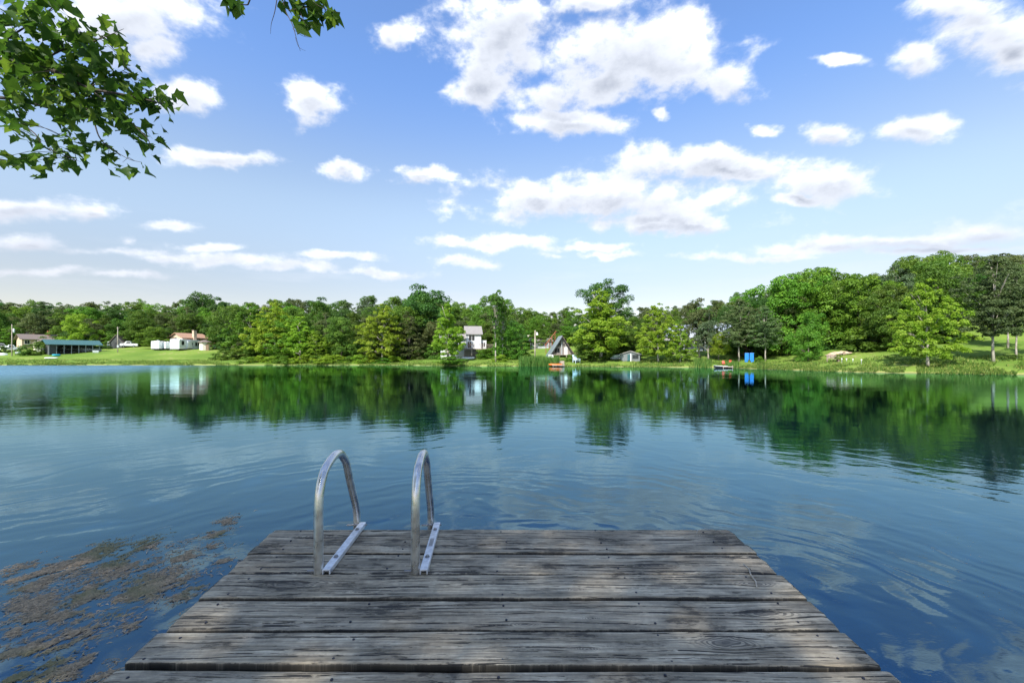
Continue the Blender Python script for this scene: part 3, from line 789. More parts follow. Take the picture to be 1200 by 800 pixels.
# vehicles far away
def car(px, py, label, mat='white', L=4.6, rz=0., kind='suv', Y=None):
    o, k = place('parked_car', label, 'car', px, py, rz, Y=Y)
    W = 1.8
    if kind == 'suv': pr = [(-2.3, .35), (2.25, .35), (2.3, .8), (2.2, 1.0), (1.15, 1.1), (.6, 1.65), (-2.05, 1.7), (-2.25, 1.05)]
    else: pr = [(-2.6, .4), (2.55, .4), (2.6, .85), (2.45, 1.05), (1.35, 1.12), (.85, 1.68), (-.45, 1.7), (-.65, 1.08), (-2.6, 1.05)]
    body = MB().prism(pr, -W / 2, W / 2, 'y').build('body', MAT[mat], o, bevel=.06)
    for sy in (-1, 1):
        y_ = sy * (W / 2 + .012)
        a = [(.95, 1.12), (.5, 1.56), (-.4, 1.58), (-.4, 1.12)] if kind != 'suv' else [(.95, 1.12), (.5, 1.56), (-1.9, 1.6), (-2.0, 1.12)]
        MB().prism(a, min(y_, y_ - sy * .02), max(y_, y_ - sy * .02), 'y').build('side_window', MAT['glass'], o)
        for wx in (-1.45, 1.5):
            wh = MB().tube([(wx, sy * (W / 2 - .18), .34), (wx, sy * (W / 2 + .03), .34)], .34, 16).build('wheel', MAT['tyre'], o)
            MB().tube([(wx, sy * (W / 2 + .02), .34), (wx, sy * (W / 2 + .045), .34)], .19, 12).build('rim', MAT['post'], wh)
    for sy in (-.7, .7): MB().box(2.26, 2.31, sy - .16, sy + .16, .72, .88).build('headlight', MAT['white'], o)
    return o
car(151.5, 407, 'white pickup truck parked on the grass left of the low round tree', kind='pickup', rz=R(170))
car(133, 407.5, 'small white car partly behind the meter pole', kind='suv', rz=R(60))
car(12, 405, 'white pickup truck parked behind the bushes at far left', kind='pickup', rz=R(5), Y=112)
car(2, 405, 'white van-like car at the very left edge behind the bushes', kind='suv', Y=115)

# low houses at far left
o, k = place('low_house', 'brown low house with a long shallow roof behind the boat shed', 'house', 50, 401.5, R(12), Y=124)
gable(o, -6, 7, 0, 8, 2.4, 1.3, MAT['tan_wall'], MAT['brown_roof'], over=.8)
for x_ in (-4.5, -1.5, 5.6): window(o, x_, 1.5, 1.4, 1.1, 0)
door(o, 3, 1, 2.1, 0, mat=MAT['wood_red'])
ch = MB().box(2.2, 3.0, 3.2, 4.0, 3, 5).build('chimney', MAT['wood_red'], o)
o, k = place('low_house', 'small pinkish house with a grey roof right of the brown low house', 'house', 81, 400, R(-10), Y=127)
gable(o, -3.4, 3.4, 0, 6, 3.2, 1.6, MAT['tan_wall'], MAT['grey_roof'], ridge='y', over=.5)
window(o, -1.2, 1.8, 1.1, 1.0, 0); door(o, 1.3, 1, 2.1, 0)
o, k = place('garage', 'pale yellow small outbuilding in front of the brown low house', 'shed', 51, 408, R(8), Y=112)
gable(o, -2.2, 2.2, 0, 4, 2.3, .9, plain('cream_paint', (.62, .58, .42), .7), MAT['brown_roof'], ridge='y', over=.3)
door(o, .2, 1.6, 1.9, 0, mat=MAT['dark'])
o, k = place('low_house', 'tan house half hidden by trees behind the tall pole at far left', 'house', 18, 398, R(-8), Y=130)
gable(o, -7, 6, 0, 7, 2.6, 1.6, MAT['tan_wall'], MAT['tan_roof'], over=.5)
window(o, -4, 1.5, 1.4, 1.1, 0); window(o, 2, 1.5, 1.4, 1.1, 0)
o, k = place('grey_cabin', 'dark steep-roofed shed behind the meter pole', 'shed', 136, 409, R(-30), Y=121)
gable(o, -2.0, 2.0, 0, 4, 1.8, 1.9, MAT['mesh_dark'], MAT['brown_roof'], ridge='y', over=.3)
door(o, 0, 1, 1.7, 0, mat=MAT['dark'])

# trailers
def camper(px, py, L, W, H, label, rz, cat='trailer', name='travel_trailer', wins=(), slide=None, nose=0.):
    o, k = place(name, label, cat, px, py, rz)
    z0 = .55
    body = MB().prism([(0, z0), (L, z0), (L, z0 + H * .9), (L - .25, z0 + H), (.2 + nose, z0 + H), (0, z0 + H - .3)], 0, W, 'y').build('body', MAT['white'], o, bevel=.05)
    for (wx, wz, ww, wh) in wins: window(o, wx, z0 + wz, ww, wh, 0, frame=MAT['dark'])
    MB().box(.2, L - .2, .15, W - .1, .3, z0 - .003).build('chassis', MAT['dark'], o)
    MB().box(.1, L - .1, -.015, .0, z0 + H * .28, z0 + H * .34).build('stripe', MAT['paleblue'], o)
    for wx in ((L * .5, L * .5 + .85) if L > 5 else (L * .5,)):
        for wy in (-.02, W - .2):
            wh_ = MB().tube([(wx, wy, .36), (wx, wy + .22, .36)], .36, 16).build('wheel', MAT['tyre'], o)
            MB().tube([(wx, wy - .02 if wy < 1 else wy + .22, .36), (wx, wy if wy < 1 else wy + .24, .36)], .2, 12).build('rim', MAT['post'], wh_)
    MB().tube([(L, W / 2 - .5, .5), (L + 1, W / 2, .5), (L, W / 2 + .5, .5)], .05, 6).build('hitch', MAT['dark'], o)
    MB().box(L * .3, L * .3 + .6, W / 2 - .3, W / 2 + .3, z0 + H + .003, z0 + H + .22, .05).build('roof_vent', MAT['white'], o)
    return o
o = camper(186.4, 411, 3.6, 2.6, 2.1, 'small white enclosed cargo trailer, leftmost of the trailers on the lawn', R(56), name='cargo_trailer', wins=((2.4, 1.4, .55, .5),))
MB().box(-.03, -.004, .15, 2.15, .62, 2.5).build('ramp_door', MAT['white'], o)
o = camper(194, 410.6, 2.6, 2.0, 1.7, 'low pale trailer between the cargo trailer and the long camper', R(20), name='cargo_trailer', wins=())
o = camper(210, 411.2, 9.6, 3.1, 2.55, 'long white travel trailer with dark windows parked before the tan house', R(52), wins=((1.6, 1.6, .9, .9), (5.6, 1.45, .6, .5), (7.7, 1.4, .7, .8), (8.8, 1.4, .6, .8)))
MB().box(3.2, 5.0, -.55, -.003, .8, 2.7).build('slide_out', MAT['white'], o)
door(o, 6.6, .65, 1.9, 0, .6, mat=MAT['white'])
# round shed with brown roof
o, k = place('round_shed', 'cream eight-sided shed with a brown cap roof right of the long camper', 'shed', 240, 410.5, 0)
oc = [(math.cos(R(22.5 + 45 * i)) * 1.62, math.sin(R(22.5 + 45 * i)) * 1.62 + 1.6) for i in range(8)]
MB().prism(oc, -.4, 2.1, 'z').build('wall', plain('cream_boards', (.66, .60, .52), .7), o)
rf = MB(); r1 = [(x * 1.0, (y - 1.6) * 1.0) for x, y in oc]
rf.add([(x * 1.32, y * 1.32 + 1.6, 2.12) for x, y in r1] + [(x * 1.32, y * 1.32 + 1.6, 2.26) for x, y in r1] + [(x * .25, y * .25 + 1.6, 2.85) for x, y in r1],
       [tuple(range(8))[::-1], tuple(range(16, 24))] + [(i, (i + 1) % 8, 8 + (i + 1) % 8, 8 + i) for i in range(8)] + [(8 + i, 8 + (i + 1) % 8, 16 + (i + 1) % 8, 16 + i) for i in range(8)])
rf.build('roof', MAT['brown_roof'], o)
MB().box(.25, 1.05, -.02, .03, .0, 1.8, rz=0).build('door', plain('brown_door', (.3, .2, .14), .7), o)
o, k = place('yard_bin', 'small white bin on the grass right of the eight-sided shed', 'bin', 251.5, 408.6)
MB().box(-.3, .3, -.25, .25, 0, .75, -.04).build('body', MAT['white'], o); MB().box(-.36, .36, -.31, .31, .752, .82, .05).build('lid', MAT['dark'], o)

# tan house with chimney
o, k = place('stone_house', 'two-storey tan stone house with an orange tiled roof and a stone chimney', 'house', 214, 407, R(34), Y=117)
wl, rf = gable(o, 0, 8.6, 0, 6.4, 3.3, 1.2, MAT['tan_wall'], MAT['tan_roof'], over=.6)
MB().box(3.2, 4.2, -.9, -.003, -.3, 5.3).build('chimney', MAT['tan_wall'], o); MB().box(3.1, 4.3, -1.0, .1, 5.3, 5.45).build('chimney_cap', MAT['wood_old'], o)
MB().box(4.6, 8.4, -.06, -.003, .9, 2.0).build('orange_panel', MAT['orange_wall'], o)
window(o, 2.2, 2.2, 1.3, 1.2, 0, frame=MAT['wood_red']); window(o, 5.3, 2.65, 1.1, .6, 0, frame=MAT['wood_red']); window(o, 7.2, 2.65, 1.1, .6, 0, frame=MAT['wood_red'])
window(o, 3.2, 2.6, 1.4, 1.1, 0, side='x')
an = MB().box(8.62, 11.6, .8, 5, -.4, 1.9).build('annex', MAT['orange_wall'], o)
MB().prism([(.4, 1.92), (2.9, 2.6), (5.4, 1.92)], 8.7, 12.1, 'x').build('annex_roof', MAT['tan_roof'], o)
MB().box(-.9, -.05, .8, 5.6, 1.6, 1.72).build('balcony', MAT['wood_old'], o)

# white house with deck
o, k = place('white_house', 'white two-storey house with a grey roof and a raised timber deck', 'house', 548, 420.3, R(3))
k0 = k
W0, W1 = -4.6, 3.0; hb = 2.1; ht = hb + 3.35
gable(o, -.2, 3.0, 2.2, 8.2, hb + 3.2, 1.7, MAT['white_siding'], MAT['grey_roof'], ridge='x', over=.35)
m2 = MB().prism([(2.6, -.5), (8.0, -.5), (8.0, hb + 2.2), (5.2, hb + 3.1), (2.6, hb + 2.2)], -5.6, -.204, 'x').build('wing_wall', MAT['white_siding'], o)
MB().prism([(2.1, hb + 2.05), (5.2, hb + 3.12), (8.5, hb + 2.05), (8.5, hb + 2.2), (5.2, hb + 3.27), (2.1, hb + 2.2)], -6.0, -.206, 'x').build('wing_roof', MAT['grey_roof'], o)
window(o, 1.0, hb + 2.35, 1.25, 1.2, 2.2); window(o, .5, hb + .85, .8, 1.3, 2.2); window(o, -3.8, hb + 1.1, 1.3, 1.0, 2.6); window(o, -1.8, hb + 1.1, 1.0, 1.0, 2.6)
door(o, 2.2, .9, 2.0, 2.2, hb + .05)
MB().box(3.004, 4.2, 2.9, 7.6, -.4, hb + 1.9).build('side_room', MAT['white_siding'], o)
window(o, 3.6, hb + .9, .7, .9, 2.9)
MB().box(-2.9, 5.4, .0, 2.15, hb - .2, hb).build('deck', MAT['wood_old'], o)
MB().box(3.02, 5.4, 2.16, 4.6, hb - .2, hb).build('side_deck', MAT['wood_old'], o)
rail = MB().box(-2.9, 5.4, .0, .06, hb + .84, hb + .92)
for i in range(34): rail.box(-2.88 + i * .25, -2.83 + i * .25, .01, .05, hb + .003, hb + .838)
rail.build('railing', MAT['wood_old'], o)
for x_ in (-2.8, -.7, .85, 3.0, 5.2): MB().box(x_ - .09, x_ + .09, .05, .23, -.5, hb - .203).build('post', MAT['pole_wood'], o)
MB().box(-.6, 2.9, 1.9, 1.96, -.3, hb - .22).build('under_wall', MAT['greybrown'], o)
rack = (o.location.x, o.location.y)
kayak(532, 421, 3.0, 'white canoe on the rack at the left, under the sycamore by the white house', 'white', 0, W=.9, H=.45, cat='canoe', name='canoe')
kayak(523, 420.2, 2.2, 'turquoise kayak leaning left of the yellow kayak by the white house', 'teal', R(20), W=.8, H=.75)
ky = kayak(536, 419.6, 2.8, 'yellow kayak stacked behind the white canoe by the white house', 'yellow', 0, W=.8, H=.4); ky.location.z += .45
kayak(548.5, 421.2, 2.9, 'white canoe lying in front of the timber deck posts', 'white', R(3), W=.9, H=.5, cat='canoe', name='canoe')
o, k = place('storage_bench', 'pale storage bench behind the lime bush right of the white house', 'bench', 586, 415.5)
MB().box(-.8, .8, -.3, .3, .1, .75).build('seat', MAT['pole_wood'], o); MB().box(-.8, .8, .3, .38, .4, 1.2).build('backrest', MAT['pole_wood'], o)

# triangular cabin
o, k = place('triangular_cabin', 'weathered triangular cabin whose steep grey roof reaches the ground', 'cabin', 658.5, 418.4, R(13))
Wd, Ht, Dp = 2.55, 4.35, 3.4
e = .5
MB().prism([(-Wd + .1, e), (Wd - .1, e), (0, Ht - .12)], .35, Dp - .3, 'y').build('front_wall', MAT['greybrown'], o)
def slope(sx, mat, nm):
    nx_, nz_ = .16, .08
    return MB().prism([(sx * (Wd + .25), e - .45), (sx * -.02, Ht), (sx * -.02, Ht + .22), (sx * (Wd + .45), e - .42)], -.35, Dp, 'y').build(nm, mat, o)
slope(-1, MAT['slate_roof'], 'roof_slope'); slope(1, plain('dark_roof_edge', (.10, .07, .06), .8), 'roof_slope')
fas = MB()
for sx in (-1, 1): fas.prism([(sx * (Wd + .2), e - .44), (0, Ht - .02), (0, Ht - .3), (sx * (Wd - .02), e - .44)], -.42, -.36, 'y')
fas.build('fascia', MAT['dark'], o)
MB().box(-Wd, Wd + .1, -.9, .33, e - .12, e).build('porch', MAT['wood_old'], o)
for x_ in (-2.2, -.7, .8, 2.3): MB().box(x_ - .08, x_ + .08, -.8, -.64, -.6, e - .123).build('post', MAT['pole_wood'], o)
window(o, -.95, 1.35, 1.1, .9, .35, frame=MAT['greybrown']); window(o, -.45, 2.6, .55, .65, .35, frame=MAT['greybrown']); window(o, .42, 2.6, .5, .6, .35, frame=MAT['greybrown'])
MB().box(-.12, .12, .25, .345, .52, 3.7).build('centre_board', MAT['post'], o)
door(o, .95, .6, 1.6, .35, .5)
MB().box(Wd + .5, Wd + 2.9, .2, 2.6, .75, .87).build('side_deck', MAT['wood_old'], o)
for x_ in (Wd + .6, Wd + 2.8): MB().box(x_ - .06, x_ + .06, .25, .37, -.6, .747).build('post', MAT['pole_wood'], o)
MB().box(Wd + .5, Wd + 2.9, .2, .26, 1.3, 1.38).box(Wd + .5, Wd + .56, .2, .26, .873, 1.297).box(Wd + 2.84, Wd + 2.9, .2, .26, .873, 1.297).build('railing', MAT['pole_wood'], o)
MB().box(-Wd - .6, -Wd + .5, -1.2, -.5, -.1, .5, .1).build('stone_step', MAT['white'], o)
o, k = place('red_trellis', 'red-brown leaning frame rising behind the left slope of the triangular cabin', 'frame', 650, 410, R(24), Y=98)
fr = MB()
for i in range(4): fr.box(-2.2 + i * .75, -2.1 + i * .75, 0, .1, -.3, 1.9 + i * .85)
fr.prism([(-2.4, 1.6), (.4, 4.9), (.4, 5.05), (-2.4, 1.75)], -.05, .15, 'y')
fr.build('frame', MAT['wood_red'], o)

# landing with orange kayak, chair
def shore_pt(px, off): y = S(px) + off; x = (px - 600) / F * y; return x, y
x_, y_ = shore_pt(656, -1.0)
o = thing('landing', 'small tan wooden landing with steps below the triangular cabin', 'landing', (x_, y_, 0), -math.atan2(x_, y_))
MB().box(-1.3, .9, -.2, 1.3, .16, .26).build('platform', MAT['pole_wood'], o)
for a in (-1.1, .7):
    for b2 in (-.05, 1.1): MB().tube([(a, b2, -.6), (a, b2, .158)], .06, 8).build('post', MAT['wood_old'], o)
st = MB()
for i in range(7): st.box(-.15, .8, 1.35 + i * .38, 1.72 + i * .38, .10 + i * .12, .24 + i * .12)
st.build('steps', MAT['pole_wood'], o)
x_, y_ = shore_pt(651, -.4)
o = kayak(651, 427, 2.4, 'orange kayak lying by the landing below the triangular cabin', 'orange', R(2), W=.75, H=.42)
o.location = (x_, y_, .12)
def chair(px, py, label, mat, rz, sc=1., group=None):
    o, k = place('garden_chair', label, 'chair', px, py, rz, group)
    MB().box(-.32, .32, -.3, .25, .34, .39).build('seat', MAT[mat], o)
    bk = MB().prism([(.22, .36), (.27, .36), (.55, 1.12), (.5, 1.12)], -.32, .32, 'x').build('backrest', MAT[mat], o)
    for sx in (-1, 1):
        MB().box(sx * .36 - .05, sx * .36 + .05, -.35, .38, .56, .6).build('armrest', MAT[mat], o)
        for sy in (-.32, .3): MB().box(sx * .36 - .03, sx * .36 + .03, sy - .03, sy + .03, -.05, .558).build('leg', MAT[mat], o)
    o.scale = tuple(q * sc for q in o.scale); return o
chair(675.5, 425.5, 'pale blue garden chair at the water right of the landing', 'paleblue', R(35), 1.35)
chair(847.8, 427.6, 'red garden chair at the rowing boat, left one of two', 'red', R(10), .6)
chair(855, 427.6, 'red garden chair at the small landing, right one of two', 'red', R(-20), .65)

# grey house far behind the pole
o, k = place('grey_house', 'low grey house with a white van-like porch behind the wooden pole', 'house', 635, 407, R(-4), Y=110)
gable(o, -3.0, 2.6, 0, 5, 1.9, .7, MAT['grey_siding'], MAT['grey_roof'], over=.4)
window(o, .6, 1.15, 2.0, .6, 0); window(o, -1.8, 1.1, .9, .8, 0)
MB().box(-.9, 1.9, -.8, -.02, -.1, .5).build('porch', MAT['post'], o)

# grey lakeside shed
o, k = place('lakeside_shed', 'small grey lakeside shed with a dark doorway and a low roof', 'shed', 738.5, 423.6, R(-6))
gable(o, -1.75, 1.75, 0, 2.6, 1.25, .55, MAT['grey_siding'], MAT['grey_roof'], ridge='y', over=.25)
MB().box(-.5, .0, -.04, -.003, .0, 1.25).build('door', plain('dark_teal_paint', (.02, .08, .085), .5), o)
MB().box(.06, .18, -.1, -.003, -.1, 1.4).build('post', MAT['white'], o)
window(o, .95, .85, .9, .55, 0, frame=MAT['dark'])
o, k = place('covered_boat', 'boat under a pale canvas cover left of the grey lakeside shed', 'boat', 723.5, 421.5, R(4))
hull(2.5, 1.2, .45).build('hull', MAT['post'], o)
cv = MB()
cv.prism([(-1.2, .46), (1.2, .5), (.9, .78), (0, .95), (-.9, .8)], -.5, .5, 'y').build('cover', MAT['palegreen'], o, bevel=.12)

# grey porch house behind the oaks
o, k = place('porch_house', 'large blue-grey house with a dark shaded porch behind the oaks', 'house', 814, 415, R(-6), Y=86)
gable(o, -6.5, 6.5, 2.4, 9, 3.6, 2.2, plain('blue_grey_paint', (.14, .18, .22), .7), plain('blue_grey_roof', (.24, .28, .33), .6), over=.5)
MB().prism([(-.2, 2.25), (2.4, 2.9), (2.4, 3.02), (-.2, 2.37)], -6.8, 6.8, 'x').build('porch_roof', MAT['grey_roof'], o)
for i in range(7): MB().box(-6.5 + i * 2.16 - .08, -6.5 + i * 2.16 + .08, .0, .16, -.5, 2.28).build('post', MAT['post'], o)
MB().box(-6.6, 6.6, .0, 2.38, -.5, .12).build('porch_floor', MAT['wood_old'], o)
for x_ in (-4.6, -.5, 4.4): window(o, x_, 1.3, 1.3, 1.2, 2.4)
door(o, 2.2, 1, 2.1, 2.4, .12)
gable(o, -1.6, 1.4, 1.9, 6, 4.6, 1.2, plain('pale_grey_gable', (.42, .46, .52), .6), MAT['grey_roof'], ridge='y', over=.3, wname='dormer')
o, k = place('wooden_shed', 'small orange-brown hut behind the dark cedar left of the blue boards', 'shed', 869, 412, 0, Y=76)
gable(o, -.8, .8, 0, 1.5, 1.6, .6, MAT['orange_wall'], MAT['brown_roof'], ridge='y', over=.2)
door(o, 0, .6, 1.4, 0, mat=MAT['dark'])

# rowing boat and small landing
x_, y_ = shore_pt(844.5, -.9)
o = thing('rowing_boat', 'grey-white rowing boat moored at the small wooden landing', 'boat', (x_, y_, -.06), -math.atan2(x_, y_) + math.pi + R(6))
hull(1.9, .85, .36).build('hull', MAT['dark'], o)
MB().tube([(-.95, -.34, .37), (0, -.43, .38), (.6, -.26, .42), (.95, 0, .46), (.6, .26, .42), (0, .43, .38), (-.95, .34, .37)], .028, 6).build('gunwale', MAT['white'], o)
for a in (-.4, .2): MB().box(a - .09, a + .09, -.36, .36, .25, .28).build('thwart', MAT['pole_wood'], o)
x_, y_ = shore_pt(853.5, -.8)
o = thing('landing', 'small pinkish wooden landing between the rowing boat and the cedar', 'landing', (x_, y_, 0), -math.atan2(x_, y_))
MB().box(-.75, .65, -.1, 1.6, .17, .25).build('platform', MAT['pole_wood'], o)
for a in (-.65, .55): MB().tube([(a, .0, -.6), (a, .0, .42)], .05, 8).build('post', MAT['wood_old'], o)
MB().box(.7, 2.6, .8, 1.3, .2, .26).build('ramp', MAT['wood_old'], o)

# blue float boards
def board(px, label, mir):
    o, k = place('float_board', label, 'float board', px, 424.2, R(4 * mir))
    h = 1.45; w_ = .33
    pr = [(-w_, 0), (w_ * .35, 0), (w_ * .55, .25), (w_, .42), (w_, h), (-w_, h)] if mir > 0 else [(-w_ * .35, 0), (w_, 0), (w_, h), (-w_, h), (-w_, .42), (-w_ * .55, .25)]
    MB().prism(pr, -.09, .09, 'y').build('panel', MAT['blue'], o, bevel=.03)
    MB().box(-.02, .02, -.105, -.093, .3, h - .1).build('rib', MAT['blue'], o)
    return o
board(875.2, 'left one of two upright blue plastic float boards on the right shore', 1)
board(881.0, 'right one of two upright blue plastic float boards on the right shore', -1)

# tan earth bank, bench and stakes at right
o, k = place('dirt_mound', 'pale tan earth bank showing under the big green trees', 'mound', 986, 416.5, 0, Y=S(986) + 14)
rg2 = np.random.default_rng(5); n = 26
gx_, gy_ = np.meshgrid(np.linspace(-2.4, 2.4, n), np.linspace(-1.2, 1.6, n))
gz_ = .62 * np.exp(-((gx_ / 1.9) ** 4 + (gy_ / .8) ** 2)) + .25 * (fbm(gx_ * 2 + 5, gy_ * 2, 4, 3) - .5) - .2
ii_ = (np.arange(n - 1)[:, None] * n + np.arange(n - 1)[None]).ravel()
link(bpy.data.objects.new('soil', np_mesh('soil', np.stack([gx_.ravel(), gy_.ravel(), gz_.ravel()], 1), np.stack([ii_, ii_ + 1, ii_ + n + 1, ii_ + n], 1), MAT['sand'], True)), o)
o, k = place('park_bench', 'weathered bench frame on the grass in front of the tan earth bank', 'bench', 976, 424.5, R(-4))
MB().box(-.85, .85, -.2, .2, .38, .43).build('seat', MAT['wood_old'], o); MB().box(-.85, .85, .2, .25, .55, .95).build('backrest', MAT['wood_old'], o)
for sx in (-.75, .75):
    MB().box(sx - .04, sx + .04, .16, .24, -.1, .95).build('leg', MAT['wood_old'], o); MB().box(sx - .04, sx + .04, -.2, -.12, -.1, .378).build('leg', MAT['wood_old'], o)
o, k = place('planter', 'leafy planter pot right of the weathered bench', 'planter', 982.5, 424, 0)
MB().tube([(0, 0, -.05), (0, 0, .4)], [.22, .3], 14).build('pot', MAT['wood_old'], o)
pl = tree('shrub', 'plant', o.location.x, o.location.y, o.location.z + .3, .7, .9, 'small leafy plant growing in the pot by the bench', None, 'leaf_bright', cat='plant')
for i, (q, py_, hp, lab) in enumerate(((986.5, 426, 5, 'leftmost thin grey stake'), (992, 424, 2.5, 'short grey stake second from left'), (999.5, 424.5, 3, 'short grey stake third from left'), (1009.5, 427.5, 5, 'rightmost pale stake'))):
    o, k = place('garden_stake', lab + ' on the grass right of the bench', 'stake', q, py_, group='stakes on the right lawn')
    MB().tube([(0, 0, -.1), (0, 0, hp * k)], .035, 6).build('stake', MAT['post'], o); MB().box(-.07, .07, -.02, .02, hp * k, hp * k + .12).build('cap', MAT['white'], o)
clean()
# ------------------------------------------------------------------ dock
m, t = new_mat('weathered_deck')
gy_n = t.attr('grain'); rho = t.attr('knot'); bid = t.attr('board')
p = t.n('ShaderNodeSeparateXYZ', Vector=t.geo()); X = p.outputs[0]; Y = p.outputs[1]
off = t.m('MULTIPLY', bid, 7.37)
def gv(sx, sy, ex=0.): return t.n('ShaderNodeCombineXYZ', X=t.m('ADD', t.m('MULTIPLY', X, sx), off), Y=t.m('MULTIPLY', gy_n, sy), Z=t.m('ADD', off, ex)).outputs[0]
g1 = t.noise(gv(1.1, 26), 1.6, 6, .62, .25)          # broad figure
g2 = t.noise(gv(2.6, 120), 1.3, 5, .65, .2)           # fine fibre
g3 = t.noise(gv(1.5, 75, 3.1), 1.1, 4, .6, .35)            # cracks
g4 = t.noise(gv(10, 150, 8.), 1.2, 3, .6)             # short nicks
xy = t.n('ShaderNodeCombineXYZ', X=t.m('ADD', X, off), Y=Y, Z=0.).outputs[0]
bl = t.noise(t.vm('MULTIPLY', xy, (1, 2.2, 1)), 2.6, 6, .65)       # mildew blotches
bl2 = t.noise(t.vm('MULTIPLY', xy, (1, 3, 1)), 9, 5, .7)
grime = t.noise(xy, 40, 4, .7)
c = t.mix(t.mr(g1, .36, .64), (.34, .285, .19), (.70, .60, .425))
c = t.mix(t.mr(t.noise(t.n('ShaderNodeCombineXYZ', X=off, Y=3., Z=0.).outputs[0], 1.7, 1), .35, .65, .35, 0), c, (.20, .175, .13))
c = t.mix(t.mr(g2, .34, .60, .45, 0), c, (.15, .135, .11))
c = t.mix(t.mr(bl, .38, .60, .9, 0), c, t.mix(.62, c, (.05, .046, .034)))
tan = t.mr(t.noise(xy, 1.1, 3), .50, .66, 0, .45)
c = t.mix(tan, c, (.46, .34, .20))
crack = t.mr(g3, .415, .440, 1, 0)
crack = t.m('MULTIPLY', crack, t.mr(bl2, .42, .50))
nick = t.m('MULTIPLY', t.mr(g4, .57, .62), t.mr(bl2, .54, .62))
stain = t.m('MULTIPLY', t.mr(bl, .37, .43, 1, 0), t.mr(bl2, .44, .52))
ringv = t.m('SINE', t.m('MULTIPLY', rho, 20.))
near = t.mr(rho, .35, 2.2, 1, 0)
c = t.mix(t.m('MULTIPLY', t.m('MULTIPLY', near, t.mr(ringv, -.2, .7)), .8), c, (.055, .05, .042))
c = t.mix(t.m('MULTIPLY', t.mr(rho, .22, .5, 1, 0), .75), c, (.13, .115, .09))
c = t.mix(t.m('MULTIPLY', t.mr(rho, .3, 1.6, 1, 0), t.mr(g3, .35, .5, .8, 0)), c, (.03, .028, .025))
dk = t.m('MAXIMUM', crack, t.m('MAXIMUM', t.m('MULTIPLY', nick, .8), t.m('MULTIPLY', stain, .75)))
c = t.mix(t.m('MULTIPLY', dk, .96), c, (.018, .016, .014))
edge = t.attr('edge')
c = t.mix(t.m('MULTIPLY', t.mr(t.m('ADD', edge, t.m('MULTIPLY', t.m('SUBTRACT', grime, .5), .9)), .62, 1.0), .93), c, (.02, .018, .014))
c = t.mix(t.mr(grime, .35, .7, .22, 0), c, (.06, .055, .05))
b = t.n('ShaderNodeBsdfPrincipled', Base__Color=c, Roughness=t.mr(g2, .3, .7, .62, .85)); b.inputs['Specular IOR Level'].default_value = .35
hh = t.m('ADD', t.m('MULTIPLY', g2, .0016), t.m('MULTIPLY', g1, .0022))
hh = t.m('SUBTRACT', hh, t.m('MULTIPLY', dk, .0035)); hh = t.m('ADD', hh, t.m('MULTIPLY', grime, .0006))
t.set(b.inputs['Normal'], t.bump(hh, 1.0, 1.0)); t.out(b.outputs[0]); MAT['deck'] = m

dock = thing('wooden_dock', 'weathered grey plank dock reaching out over the lake', 'dock', (0, 0, 0))
def dl(Y): return -1.51 + max(0, min(2.736 - Y, 1.35)) * .098
def dr(Y): return 1.395 - max(0, min(2.736 - Y, 1.35)) * .064
edges = [2.736, 2.50, 2.391, 2.165, 1.943, 1.719, 1.511]
while edges[-1] > -2.9: edges.append(edges[-1] - .215)
